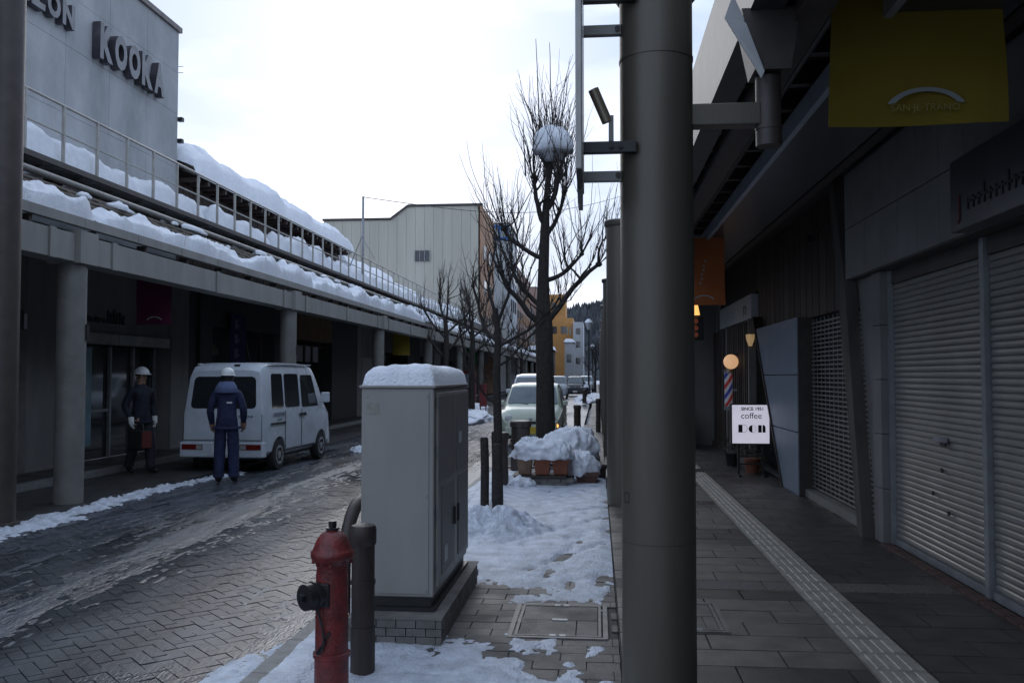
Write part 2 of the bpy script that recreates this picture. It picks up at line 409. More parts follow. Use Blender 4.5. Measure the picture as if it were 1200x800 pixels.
for k in range(6): MB().box(-.12 + k * .035, -.10 + k * .035, 8.6, 9.25, -.01, .006).build('bar', GALV, t)
t = thing('name_plate', 'dark rectangular plate set in the tactile line', 'plate', (1.62, 15.4, 0))
MB().box(1.49, 1.76, 15.15, 15.65, .006, .012).build('plate', BLACK, t)

# hills and forest at the end of the street
HILL = M('winter_forest', (.075, .082, .090), .95, .45, .06, .9, .5)
mb = MB()
NXH, NYH = 90, 14
for j in range(NYH + 1):
    for i in range(NXH + 1):
        x = -140 + 420 * i / NXH; v = j / NYH; y = 330 + 200 * v
        ridge = 20 + 26 * math.exp(-((x - 40) / 90) ** 2) + 5 * fr(x * .02, 1)
        if x < -8: ridge *= math.exp(-((x + 8) / 45) ** 2)
        mb.v.append((x, y, -2 + ridge * min(1, v * 1.15) ** .8 + (1.6 * fr(x * .25, y * .1, 2) if v > .1 else 0)))
for j in range(NYH):
    for i in range(NXH):
        a = j * (NXH + 1) + i; mb.f.append((a, a + 1, a + NXH + 2, a + NXH + 1))
tag(mb.build('hill', HILL, smooth=60), 'dark wooded hill closing the end of the street', None, None, 'structure')
fo = MB()
for k in range(2600):
    x = random.uniform(-30, 60); v = random.random() ** .7; y = 330 + 200 * v
    ridge = 20 + 26 * math.exp(-((x - 40) / 90) ** 2) + 5 * fr(x * .02, 1)
    if x < -8: ridge *= math.exp(-((x + 8) / 45) ** 2)
    z = -2 + ridge * min(1, v * 1.15) ** .8
    h = random.uniform(3, 6.5); r0 = h * .28
    fo.add([(x + r0 * math.cos(a), y + r0 * math.sin(a), z - .5) for a in (0, 1.57, 3.14, 4.71)] + [(x, y, z + h)], [(0, 1, 4), (1, 2, 4), (2, 3, 4), (3, 0, 4)])
tag(fo.build('forest', HILL), 'far dense conifer wood on the hill', 'forest', None, 'stuff')

# ------------------------------------------------------------------ left arcade canopy
AY0, AY1 = 2.8, 140.
LC = thing('arcade_canopy', 'long beige arcade canopy with snowy eave and railed walkway, left side', 'arcade', (-7.5, 10.9, 0))
ps = [10.9 + 8.1 * k for k in range(-1, 16)]
for y in ps:
    p = MB().lathe([(.178, -.02), (.178, 3.02)], (-6.72, y, 0), 28 if y < 40 else 14).build('pillar', PILLAR, LC, smooth=40)
    MB().box(-6.95, -6.49, y - .2, y + .2, 3.022, 3.435).build('capital', BEAM, p)
    if y < 30:
        MB().box(-6.55, -6.52, y + .02, y + .08, 2.05, 2.25).build('bracket', BLACK, p)
for i in range(len(ps) - 1):
    a, b = ps[i] + .202, ps[i + 1] - .202
    bm_ = MB().box(-6.88, -6.56, a, b, 3.04, 3.39).build('beam', BEAM, LC)
    if a < 40:
        for q in (a + .5, (a + b) / 2, b - .5):
            MB().box(-6.553, -6.535, q - .06, q + .06, 3.03, 3.40).build('stiffener', BEAM, bm_)
# fascia boards at the eave and the small stand-offs beneath
y = AY0
while y < 60:
    MB().box(-6.64, -6.56, y + .006, y + 1.344, 3.50, 3.62).build('fascia_board', BEAM, LC)
    MB().box(-6.75, -6.62, y + .3, y + .36, 3.39, 3.50).build('stand_off', DKMETAL, LC)
    y += 1.35
MB().box(-6.64, -6.56, y, AY1, 3.50, 3.62).build('fascia_board', BEAM, LC)
ROOFM = M('roof_sheet_brown', (.055, .045, .038), .55, .3, 5)
def roofpt(t, y, off=0):           # t 0 at eave .. 1 at top
    return (-6.66 - 1.5 * t, y, 3.60 + .86 * t + off)
MB().add([roofpt(0, AY0), roofpt(1, AY0), roofpt(1, AY1), roofpt(0, AY1), roofpt(0, AY0, -.05), roofpt(1, AY0, -.05), roofpt(1, AY1, -.05), roofpt(0, AY1, -.05)],
         [(0, 1, 2, 3), (7, 6, 5, 4), (0, 4, 5, 1), (1, 5, 6, 2), (2, 6, 7, 3), (3, 7, 4, 0)]).build('roof_sheet', ROOFM, LC)
rib = MB().bar((0, 0, 0), (-1.5, 0, .86), .035, .04).mesh('roof_rib')
LATT = M('roof_lattice', (.17, .145, .115), .6, .25, 6)
y = AY0 + .2
while y < 62:
    piece('roof_rib', rib, LATT, LC, (-6.66, y, 3.622)); y += .42
for t_ in (.12, .3, .48, .66, .84):
    p0 = roofpt(t_, AY0, .045)
    MB().box(p0[0] - .015, p0[0] + .015, AY0, 90, p0[2] - .005, p0[2] + .03).build('purlin', LATT, LC)
MB().tube([(-8.1, AY0, 4.56), (-8.1, AY1, 4.56)], .055, 10).build('gutter_pipe', PILLAR, LC, smooth=50)
# dark space below the walkway, with brackets
MB().box(-9.02, -8.3, AY0, AY1, 4.30, 4.45).build('back_gutter', DKMETAL, LC)
y = AY0 + .4
brk = MB().add([(0, -.03, 0), (-.95, -.03, 0), (-.95, -.03, -.45), (0, .03, 0), (-.95, .03, 0), (-.95, .03, -.45)], [(0, 1, 2), (5, 4, 3), (0, 3, 4, 1), (1, 4, 5, 2), (2, 5, 3, 0)]).mesh('walkway_bracket')
while y < 60:
    piece('walkway_bracket', brk, DKMETAL, LC, (-8.62, y, 4.90)); y += 1.0
wk = MB()
deck = MB().box(-.47, .47, -.11, .11, 0, .04).mesh('deck_slat')
y = AY0
while y < 45:
    piece('deck_slat', deck, GALV, LC, (-9.09, y + .14, 4.935)); y += .28
MB().box(-9.56, -8.62, y, AY1, 4.93, 4.975).build('deck', GALV, LC)
MB().box(-8.615, -8.57, AY0, AY1, 4.94, 5.03).build('deck_edge_beam', DKMETAL, LC)
# railing
RL = thing('walkway_railing', 'thin metal railing with posts along the walkway above left arcade', 'railing', (-8.6, 10, 5))
MB().tube([(-8.6, AY0, 5.96), (-8.6, AY1, 5.96)], .024, 6).build('top_rail', RAILM, RL, smooth=60)
MB().tube([(-8.6, AY0, 5.50), (-8.6, AY1, 5.50)], .016, 6).build('middle_rail', RAILM, RL, smooth=60)
pst = MB().box(-.022, .022, -.022, .022, 0, .93).mesh('post')
for k in range(85):
    piece('post', pst, RAILM, RL, (-8.6, 11.66 + .985 * (k - 8), 5.03))
# ceiling under the canopy (dark boards) joining the shop fronts
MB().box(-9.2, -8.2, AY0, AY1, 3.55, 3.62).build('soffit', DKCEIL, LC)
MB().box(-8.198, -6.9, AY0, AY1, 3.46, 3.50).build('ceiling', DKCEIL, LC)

# snow lying on the left canopy
def eave_pos(y0, y1):
    def f(u, v):
        y = y0 + (y1 - y0) * v
        return ((-6.60 - 1.3 * u, y, 3.60 + .745 * max(0, u - .03)), (.25, 0, .97))
    return f
def eave_h(y0, y1, base, seed):
    def f(u, v):
        y = y0 + (y1 - y0) * v
        edge = min(1, (v * (y1 - y0)) / .25, ((1 - v) * (y1 - y0)) / .25)
        if u < .001: return -.03
        ext = .44 + .25 * fr(y * .22, seed) + .16 * fr(y * 1.1, seed + 4)
        if y > 19: ext += .1
        lump = base * (.75 + .5 * fr(u * 4, y * .9, seed)) + .09 * max(0, fr(u * 3, y * 1.6, seed + 8)) + .012 * fr(u * 22, y * 7, seed)
        fall = 1 - (max(u, 0) / max(.08, ext)) ** 3
        lip = 1 if u > .06 else (.2 + .8 * math.sqrt(max(0, u) / .06))
        return min(lump * lip, lump) * max(-.3, fall) * (math.sqrt(max(0, edge)) if edge < 1 else 1)
    return f
field('eave_snow', 'smooth snow slab on the canopy eave at far left by the dark pole', 34, 180, eave_pos(4, 11.25), eave_h(4, 11.25, .36, 2), SNOW)
field('eave_snow', 'long lumpy snow strip on the canopy eave in front of salon building', 34, 230, eave_pos(11.38, 20.4), eave_h(11.38, 20.4, .34, 5), SNOW)
field('eave_snow', 'thick lumpy snow bank on the canopy eave above the white van', 34, 320, eave_pos(20.4, 34.2), eave_h(20.4, 34.2, .36, 11), SNOW)
field('eave_snow', 'broken snow along the far canopy eave behind the street trees', 18, 420, eave_pos(36.5, 120), eave_h(36.5, 120, .28, 17), SNOW)
rs = random.Random(5)
for k in range(7):
    yy = 34.4 + k * .85
    s = .16 + .08 * rs.random()
    mb = MB().lathe([(s * .8, -.1), (s, .05), (s * .85, .16), (s * .45, .24), (s * .08, .265)], (-7.35 + .1 * rs.random(), yy, 4.08), 12)
    tag(mb.build('snow_clump', SNOW, smooth=70), 'round snow clumps dotted on the canopy roof beyond the yellow banner', 'snow', 'snow clumps on canopy roof', 'stuff')
def walk_snow(name, label, y0, y1, h0, seed):
    def pos(u, v): return ((-8.66 - .90 * u, y0 + (y1 - y0) * v, 4.98), (0, 0, 1))
    def h(u, v):
        y = y0 + (y1 - y0) * v
        e = min(v * (y1 - y0), (1 - v) * (y1 - y0))
        if u < .001: return -.02
        pr = min(1, (u / .22)) ** .5 if u > 0 else 0
        return (h0 * (.85 + .35 * fr(y * .35, seed) + .2 * fr(y * 1.4, u * 3, seed)) + .015 * fr(u * 14, y * 8, 1)) * (.3 + .7 * pr) * min(1, max(0, e) / .35) ** .5
    return field(name, label, 16, int((y1 - y0) * 9), pos, h, SNOW)
walk_snow('walkway_snow', 'deep snow bank on the walkway in front of the salon wall', 4, 19.2, .58, 3)
walk_snow('walkway_snow', 'deep snow bank on walkway just past the salon corner', 19.5, 23.2, .62, 8)
walk_snow('walkway_snow', 'piled snow on walkway below the brown eave', 23.4, 28.4, .75, 12)
walk_snow('walkway_snow', 'far snow on walkway beside the thin antenna pole', 28.7, 60, .6, 21)

sb_ = MB(); rs = random.Random(9)
for k in range(150):
    yy = rs.uniform(9, 50); xx, zz = rs.choice(((-8.22, 4.52), (-8.45, 4.46), (-8.7, 4.46), (-8.0, 4.47), (-7.7, 4.28)))
    s_ = rs.uniform(.05, .17); q = MB().lathe([(s_ * .9, -.02), (s_, s_ * .2), (s_ * .75, s_ * .5), (s_ * .3, s_ * .68)], (0, 0, 0), 9)
    st_ = rs.uniform(1, 3.5); sb_.add([(xx + p[0] * .8, yy + p[1] * st_ * (1 + .2 * math.sin(p[0] * 90)), zz + p[2] * rs.uniform(.8, 1.1)) for p in q.v], q.f)
tag(sb_.build('snow_clumps', SNOW, smooth=75), 'scattered clods of snow under the walkway and on the canopy lattice', 'snow', None, 'stuff')
# dark pole at far left of the frame
t = thing('street_pole', 'dark round pole at the left kerb, cut by the left edge of frame', 'pole', (-6.38, 9.15, 0))
MB().lathe([(.165, -.04), (.165, 9)], (-6.43, 9.15, 0), 20).build('shaft', DKMETAL, t, smooth=40)
MB().lathe([(.21, -.04), (.21, .02), (.17, .03)], (-6.43, 9.15, 0), 20).build('base_collar', DKMETAL, t, smooth=40)

# ------------------------------------------------------------------ left buildings
def winrow(parent, X, spec, fm, gm, d=.05):
    for (y0, y1, z0, z1) in spec:
        w = MB().box(X - .02, X + .035, y0, y1, z0, z1).build('window', fm, parent)
        MB().box(X + .036, X + .042, y0 + .05, (y0 + y1) / 2 - .02, z0 + .05, z1 - .05).build('pane', gm, w)
        MB().box(X + .036, X + .042, (y0 + y1) / 2 + .02, y1 - .05, z0 + .05, z1 - .05).build('pane', gm, w)
PALEW = M('pale_shop_wall', (.20, .195, .185), .8, .15, 2, .2, 40, streak=.3)
# salon
S = thing('salon_building', 'grey concrete block with SALON KOOKA lettering above snowy walkway', 'building', (-9.6, 12, 0))
MB().box(-20, -9.9, 1.5, 19.6, 3.6, 9.52).build('core', CONC, S)
ph = [3.62, 5.1, 6.35, 7.6, 8.55, 9.5]
y_ = 2.0; cols_ = []
while y_ < 19.5:
    w = min(1.47, 19.6 - y_); cols_.append((y_, y_ + w)); y_ += w
for (a, b) in cols_:
    for i in range(5):
        MB().box(-9.898, -9.6 + random.uniform(-.002, .002), a + .003, b - .003, ph[i] + .003, ph[i + 1] - .003).build('wall_panel', CONC, S)
MB().box(-20, -9.54, 1.5, 19.66, 9.505, 9.62).build('parapet_cap', M('rusty_cap', (.22, .19, .18), .6, .3, 4), S)
LET = M('sign_letter_front', (.20, .20, .21), .4, .2, 4)
LETS = M('sign_letter', (.055, .05, .062), .5, .3, 6)
def letters(s, y0, y1, z, h, parent, X):
    n = len(s); step = (y1 - y0) / n
    for i, ch in enumerate(s):
        me = text_mesh(ch, 1, .08, .055)
        xs = [v.co.x for v in me.vertices]; ys = [v.co.y for v in me.vertices]
        sx = step * .86 / (max(xs) - min(xs)); sy = h / (max(ys) - min(ys))
        me.transform(Matrix.Translation((-(min(xs) + max(xs)) / 2, -min(ys), 0))); me.transform(Matrix.Diagonal((sx, sy, 1, 1)))
        me.name = 'letter'; me.materials.clear(); me.materials.append(LETS); me.materials.append(LET)
        for p in me.polygons: p.material_index = 1 if p.normal.z > .9 else 0
        o = bpy.data.objects.new('letter', me); col.objects.link(o); pl = WLOC[parent.name]; o.parent = parent
        o.location = (X - pl[0], y0 + (i + .5) * step - pl[1], z - pl[2]); o.rotation_euler = (R(90), 0, R(90))
        o.scale = (1, 1, 1)
letters('KOOKA', 16.02, 18.65, 7.66, .70, S, -9.50)
letters('SALON', 13.1, 15.3, 7.86, .44, S, -9.53)
# corner fittings and antenna
for zz in (7.45, 6.95, 6.35):
    MB().box(-9.62, -9.50, 19.607, 19.72, zz, zz + .09).build('wall_fitting', BLACK, S)
t = thing('antenna_mast', 'thin antenna mast standing behind corner of salon building', 'antenna', (-10.1, 20.3, 5))
MB().tube([(-9.95, 20.25, 5.0), (-9.95, 20.25, 9.05)], .014, 5).build('mast', GALV, t)
for zz in (8.95, 8.8): MB().bar((-10.1, 20.25, zz), (-9.8, 20.25, zz), .012).build('rod', GALV, t)
# salon ground floor
XF = -9.0
def front(parent, y0, y1, mat, z0=.06, z1=3.55, X=XF, d=.4): return MB().box(X - d, X, y0, y1, z0, z1).build('wall', mat, parent)
front(S, 2, 13.4, M('dim_tiled_wall', (.16, .15, .14), .7, .2, 3)); front(S, 13.402, 14.55, PALEW); front(S, 14.552, 18.1, PALEW, 2.36, 3.55); front(S, 18.102, 18.9, PALEW, X=-8.93); front(S, 18.902, 19.6, DKCEIL, X=-9.06)
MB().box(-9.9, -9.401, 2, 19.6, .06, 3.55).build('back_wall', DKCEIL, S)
lin = MB().box(-9.05, -8.86, 14.5, 17.9, 2.16, 2.355).build('lintel', M('lintel_metal', (.34, .33, .32), .5, .2, 3), S)
MB().box(-8.858, -8.85, 15.9, 16.5, 2.17, 2.35).build('lintel_cover', GALV, lin)
dr = MB().box(-9.32, -9.28, 15.3, 18.05, .06, 2.15).build('glass_door', GLASSD, S)
for yy in (15.3, 16.25, 17.1, 18.0): MB().box(-9.27, -9.21, yy - .03, yy + .03, .06, 2.15).build('door_post', GALV, dr)
MB().box(-9.27, -9.22, 15.34, 16.2, .92, .98).build('door_rail', GALV, dr)
po = MB().box(-9.02, -8.985, 14.6, 15.22, .35, 2.1).build('poster', M('pale_blue_poster', (.20, .31, .36), .5, .2, 3), S)
MB().box(-8.984, -8.982, 14.68, 15.12, 1.25, 1.32).build('poster_line', PRINT_W, po); MB().box(-8.984, -8.982, 14.68, 15.0, .95, 1.0).build('poster_line', PRINT_W, po)
sgd = M('dark_sign_lettering', (.03, .03, .03), .6, .2, 5)
for k, (a, w, h) in enumerate(((15.05, .22, .1), (15.3, .2, .1), (15.54, .1, .09), (15.7, .16, .24), (15.9, .18, .26), (16.12, .2, .22))):
    s_ = MB().box(-8.998, -8.975, a, a + w * .35, 2.56, 2.56 + h).box(-8.998, -8.977, a + w * .36, a + w, 2.56 + h * .55, 2.56 + h * .8).box(-8.998, -8.973, a + w * .6, a + w * .8, 2.56, 2.56 + h * .54)
    s_.build('sign_character', sgd, S)
MB().box(-9.0, -8.75, 12.75, 12.95, 2.3, 2.6).build('wall_lamp', BLACK, S)
MB().box(-8.92, -8.80, 13.0, 13.1, 2.32, 2.55).build('lamp_glass', CLEARL, S)
# old brown building
B = thing('wooden_building', 'old brown wooden building with deep snow on its roof', 'building', (-9.7, 26, 0))
MB().box(-18, -9.75, 19.62, 33, 3.6, 6.25).build('wall', WOOD, B)
for k in range(26):
    MB().box(-9.748, -9.70, 19.66 + k * .512, 20.14 + k * .512, 3.62, 6.1).build('plank', WOODR if k % 3 else WOOD, B)
MB().prism([(-9.752, 6.2), (-9.752, 6.43), (-13.6, 8.02), (-17.9, 6.25)], 'Y', 19.8, 33).build('gable', WOOD, B)
rf = MB().prism([(-9.25, 6.22), (-13.6, 8.0), (-18.2, 6.1), (-18.2, 6.28), (-13.6, 8.2), (-9.25, 6.4)], 'Y', 19.75, 33.1).build('roof', DKMETAL, B)
for k in range(27):
    MB().box(-9.7, -9.2, 19.9 + k * .49, 19.98 + k * .49, 6.10, 6.2).build('rafter', WOODR, B)
def roofsnow(u, v):
    x = -9.15 - 4.4 * u; y = 19.7 + 13.5 * v
    return ((x, y, 6.38 + 1.76 * u), (.12, 0, 1))
def roofsnow_h(u, v):
    y = 19.7 + 13.5 * v
    e = min(v * 13.5, (1 - v) * 13.5 + .1)
    lip = min(1, .25 + math.sqrt(u / .1) * .75) if u < .1 else 1
    if u < .001: return -.17
    return (.40 + .20 * fr(u * 3, y * .5, 4) + .09 * fr(u * 9, y * 1.7, 7) + .025 * fr(u * 30, y * 6, 2)) * lip * min(1, max(0, e) / .6) ** .4
field('roof_snow', 'thick snow blanket overhanging the brown wooden eave', 44, 220, roofsnow, roofsnow_h, SNOW, skirt=.2)
front(B, 19.62, 20.3, DKCEIL); front(B, 20.302, 25.4, DKCEIL, 2.75, 3.55); front(B, 25.402, 25.7, PILLAR); front(B, 25.702, 29.8, M('ochre_wall', (.16, .085, .045), .8, .2, 3), 2.7, 3.55); front(B, 29.802, 33, DKCEIL)
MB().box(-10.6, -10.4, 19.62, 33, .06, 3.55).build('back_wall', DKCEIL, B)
MB().box(-10.39, -9.0, 19.62, 33, .05, .07).build('shop_floor', DARKPAVE, B)
for yy in (21.9, 23.6): MB().box(-9.2, -9.1, yy, yy + .08, .07, 2.75).build('door_post', WOOD, B)
MB().box(-9.12, -9.08, 19.9, 19.94, .4, 2.7).build('rain_chain', GALV, B)
t = thing('vertical_banner', 'tall dark navy banner with pale characters inside the open shop behind van', 'banner', (-8.9, 21.4, 1.2))
MB().box(-8.92, -8.89, 21.1, 22.0, 1.3, 3.1).build('cloth', M('navy_cloth', (.02, .022, .09), .85, .15, 6), t)
for k in range(4):
    MB().box(-8.888, -8.885, 21.3, 21.5, 2.75 - k * .36, 2.98 - k * .36).box(-8.888, -8.885, 21.52, 21.62, 2.8 - k * .36, 2.86 - k * .36).build('character', M('banner_character', (.14, .15, .2), .8, .1, 9), t)
t = thing('shop_curtain', 'short dark curtain with three white panels at old shop door', 'curtain', (-8.95, 27.2, 2))
MB().tube([(-8.97, 26.0, 2.52), (-8.97, 28.6, 2.52)], .02, 6).build('rod', WOOD, t)
for k in range(3):
    MB().box(-8.985, -8.955, 26.15 + k * .75, 26.62 + k * .75, 2.02, 2.50).build('cloth_panel', M('white_cloth', (.34, .34, .34), .85, .1, 7), t)
t = thing('shop_lamp', 'dim round lamp hanging inside the dark shop left of van roof', 'lamp', (-9.6, 21, 2))
MB().lathe([(.02, .24), (.06, .2), (.12, .1), (.12, 0), (.05, -.05)], (-9.7, 21.9, 2.15), 14).build('shade', M('dull_lamp_shade', (.35, .3, .24), .5, .1, 6), t, smooth=50)
MB().tube([(-9.7, 21.9, 2.39), (-9.7, 21.9, 3.5)], .008, 4).build('cord', BLACK, t)

# generic further buildings on the left
def left_building(name, label, Y0, Y1, H, wm, front_spec, X=-9.6, snow=True, wins=(), depth=9, cap=None, ground=True):
    t = thing(name, label, 'building', (X, (Y0 + Y1) / 2, 0))
    MB().box(X - depth, X, Y0 + .01, Y1 - .01, 3.64 if ground else 0, H).build('wall', wm, t)
    MB().box(X - depth, X + .06, Y0 + .012, Y1 - .012, H + .001, H + .14).build('parapet', cap or DKMETAL, t)
    if wins: winrow(t, X, wins, GALV, GLASSD)
    if ground:
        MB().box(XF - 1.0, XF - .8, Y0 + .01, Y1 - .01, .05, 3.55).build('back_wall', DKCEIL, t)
        for (a, b, z0, z1, m, nm) in front_spec:
            w = MB().box(XF - .3, XF, Y0 + a, Y0 + b, z0, z1).build(nm, m, t)
            if nm == 'shutter':
                for k in range(int((z1 - z0) / .16)):
                    MB().box(XF + .001, XF + .014, Y0 + a + .05, Y0 + b - .05, z0 + k * .16 + .01, z0 + k * .16 + .145).build('shutter_slat', SHUT, w)
    return t
def flat_snow(label, X0, X1, Y0, Y1, z, h, seed, slope=0.):
    def pos(u, v): return ((X0 + (X1 - X0) * u, Y0 + (Y1 - Y0) * v, z + slope * u), (0, 0, 1))
    def hf(u, v):
        e = min(u * abs(X1 - X0), (1 - u) * abs(X1 - X0), v * (Y1 - Y0), (1 - v) * (Y1 - Y0))
        return h * (1 + .3 * fr(u * 4, (Y0 + (Y1 - Y0) * v) * .5, seed)) * min(1, max(0, e) / .4) ** .5
    return field('roof_snow', label, 20, max(20, int((Y1 - Y0) * 4)), pos, hf, SNOW)
left_building('shop_building', 'low dark shop with grey roller shutter beyond the wooden building', 33.05, 42, 5.6, WOOD, [(0, .6, .06, 3.55, PILLAR, 'wall'), (.61, 3.6, .06, 2.3, SHUT, 'shutter'), (.61, 3.6, 2.31, 3.55, PALEW, 'wall'), (3.61, 4.2, .06, 3.55, DKCEIL, 'wall'), (4.21, 8.9, 2.6, 3.55, WOODR, 'wall')])
flat_snow('snow roof past the brown house, beside the antenna pole', -9.45, -15, 33.3, 42, 5.75, .55, 31, .9)
left_building('shop_building', 'low shop under snow, third along from the salon', 42.05, 57, 5.4, PALEW, [(0, 3, .06, 3.55, DKCEIL, 'wall'), (3.01, 7, 2.6, 3.55, PALEW, 'wall'), (7.01, 9, .06, 3.55, GALV, 'wall'), (9.01, 15, 2.5, 3.55, WOOD, 'wall')])
flat_snow('long bright snow roof below the big pale building', -9.45, -16, 42.3, 57, 5.55, .5, 33, 1.4)
left_building('shop_building', 'low shop under snow, directly before the big pale building', 57.05, 74, 5.6, CONCP, [(0, 4, .06, 3.55, PALEW, 'wall'), (4.01, 9, 2.5, 3.55, DKCEIL, 'wall'), (9.01, 17, 2.6, 3.55, CONCP, 'wall')])
flat_snow('snow roof ending at the foot of the big pale building', -9.45, -18, 57.3, 73.8, 5.75, .5, 37, 1.2)
# big pale building
CORR = M('cream_cladding', (.46, .43, .36), .75, .1, .5, .2, 8, streak=.15)
PINK = M('pinkish_render', (.34, .225, .18), .85, .15, .6, streak=.3)
G = thing('cladded_building', 'large cream ribbed building with stepped roofline and one small window', 'building', (-16, 76, 0))
prof = [(-23.2, 0), (-9.9, 0), (-9.9, 15.85), (-15.9, 15.85), (-17.4, 14.75), (-23.2, 14.75)]
MB().prism(prof, 'Y', 74.2, 83).build('wall', CORR, G)
for k in range(17):
    x = -23.1 + k * .785; top = 15.8 if x > -15.9 else (14.7 if x < -17.4 else 14.75 + (x + 17.4) / 1.5 * 1.1 - .05)
    MB().box(x, x + .765, 74.15, 74.198, 3, top).build('cladding_panel', CORR, G)
MB().box(-9.895, -9.6, 74.15, 83, 0, 15.83).build('street_wall', M('tan_render', (.42, .25, .16), .85, .15, .6), G)
for (a, b) in (((-23.3, 14.85), (-17.4, 14.85)), ((-17.4, 14.85), (-15.9, 15.95)), ((-15.9, 15.95), (-9.55, 15.95))):
    MB().bar((a[0], 74.3, a[1]), (b[0], 74.3, b[1]), .5, .16).build('roof_trim', DKMETAL, G)
w = MB().box(-15.3, -14.0, 74.06, 74.118, 11.2, 12.1).build('window', GLASSD, G)
for k in range(4): MB().box(-15.3 + k * .42, -15.26 + k * .42, 74.02, 74.059, 11.2, 12.1).build('mullion', GALV, w)
winrow(G, -9.6, [(75.5, 77, z, z + 1.2) for z in (5.5, 8.5, 11.5)] + [(79, 81, z, z + 1.2) for z in (5.5, 8.5, 11.5)], GALV, GLASSD)
# further buildings up the street
E_ = left_building('sign_building', 'pale tower block carrying a blue rooftop sign behind the cream building', 88, 96, 16.6, M('white_render', (.50, .52, .54), .8, .1, .5), [], X=-8.6, wins=[(89 + k * 2.2, 90.4 + k * 2.2, z, z + 1.3) for k in range(3) for z in (5, 8, 11, 13.6)], depth=5, ground=False)
sg = MB().box(-11.5, -8.75, 87.93, 87.985, 15.0, 16.5).build('sign_board', M('blue_sign', (.03, .14, .42), .5, .1, 4), E_)
for k in range(3): MB().box(-10.9 + k * .7, -10.45 + k * .7, 87.91, 87.925, 15.3, 16.2).box(-10.95 + k * .7, -10.4 + k * .7, 87.908, 87.924, 15.85, 15.98).build('sign_character', PRINT_W, sg)
left_building('brick_building', 'pinkish building with window rows seen through the tree branches', 96.1, 118, 13.6, PINK, [(0, 22, 2.5, 3.5, DKCEIL, 'wall')], X=-8.9, wins=[(97 + k * 2.6, 98.5 + k * 2.6, z, z + 1.4) for k in range(8) for z in (4.8, 7.6, 10.4)])
left_building('shop_building', 'grey narrow building past the pinkish one, far up the street', 118.1, 128, 10.5, CONCP, [], X=-8.9, wins=[(119 + k * 2.6, 120.5 + k * 2.6, z, z + 1.4) for k in range(3) for z in (4.8, 7.6)])
left_building('shop_building', 'pale pink building far up the street just before the orange one', 128.1, 144, 14.2, PINK, [], X=-8.7, wins=[(129 + k * 2.6, 130.5 + k * 2.6, z, z + 1.4) for k in range(5) for z in (4.8, 7.6, 10.6)])
ORG = M('orange_render', (.52, .27, .09), .8, .1, .5)
O_ = thing('orange_building', 'stepped orange building at the far end of the street', 'building', (-6, 152, 0))
MB().box(-14, -4.0, 150, 158, 0, 11.2).build('lower_block', ORG, O_)
MB().box(-14, -5.3, 150.4, 158, 11.21, 15.2).build('upper_block', ORG, O_)
for (x, z) in ((-7.2, 8.6), (-5.6, 8.6), (-7.2, 12.6)):
    w = MB().box(x - .45, x + .45, 149.95, 149.99 if z < 11 else 150.39, z, z + 1.2).build('window', GLASSD, O_)
MB().box(-4.6, -4.35, 149.93, 149.99, 8.4, 9.6).box(-5.1, -4.9, 149.93, 149.99, 8.4, 9.6).build('sign_character', PRINT_W, O_)
t = thing('white_building', 'narrow white building right of the orange one', 'building', (-3, 152, 0))
MB().box(-3.98, -2.3, 148, 158, 0, 10.4).build('wall', M('white_render', ), t)
for z in (3.5, 6.2, 8.4): MB().box(-3.5, -2.8, 147.95, 147.99, z, z + 1.0).build('window', GLASSD, t)
t = thing('low_house', 'low brown house with snowy roof below the orange building', 'house', (-5.5, 125, 0))
MB().box(-8.6, -5.6, 112, 120, 0, 4.8).build('wall', M('brown_render', (.15, .12, .11), .8, .2, 1), t)
MB().box(-7.6, -6.6, 111.95, 111.99, 2.8, 4).build('window', GLASSD, t)
flat_snow('small snow roof below the orange building', -5.4, -8.8, 111.8, 120.2, 4.8, .55, 51)
t = thing('white_house', 'small pale house with snowy roof far along the street by the hill', 'house', (-4.5, 136, 0))
MB().box(-4.9, -3.6, 135, 143, 0, 6.6).build('wall', M('white_render', ), t)
MB().box(-4.6, -3.9, 134.95, 134.99, 3.6, 4.8).build('window', GLASSD, t)
flat_snow('snow roof of the small pale house by the hill', -3.4, -5.1, 134.8, 143.2, 6.6, .5, 53)
# antenna pole on the walkway and the wire across the street
t = thing('utility_pole', 'thin grey pole rising from the walkway left of the cream building', 'pole', (-8.7, 32.7, 4.95))
MB().tube([(-8.72, 32.7, 4.98), (-8.72, 32.7, 8.3)], [.055, .045], 8).build('shaft', GALV, t, smooth=60)
MB().tube([(-8.72, 32.7, 6.9), (-9.35, 32.9, 5.5)], .02, 5).build('stay', GALV, t)
MB().tube([(-8.72, 32.7, 6.7), (-8.3, 32.9, 5.95)], .012, 5).build('stay', GALV, t)
t = thing('overhead_wire', 'thin overhead wire crossing the sky from the walkway pole', 'wire', (-8.7, 32.7, 8.2))
MB().tube([(-8.72 + 11.5 * q, 32.7 + 27 * q, 8.28 + 5.6 * q - 1.0 * math.sin(math.pi * q)) for q in [i / 16 for i in range(17)]], .014, 4).build('cable', BLACK, t)

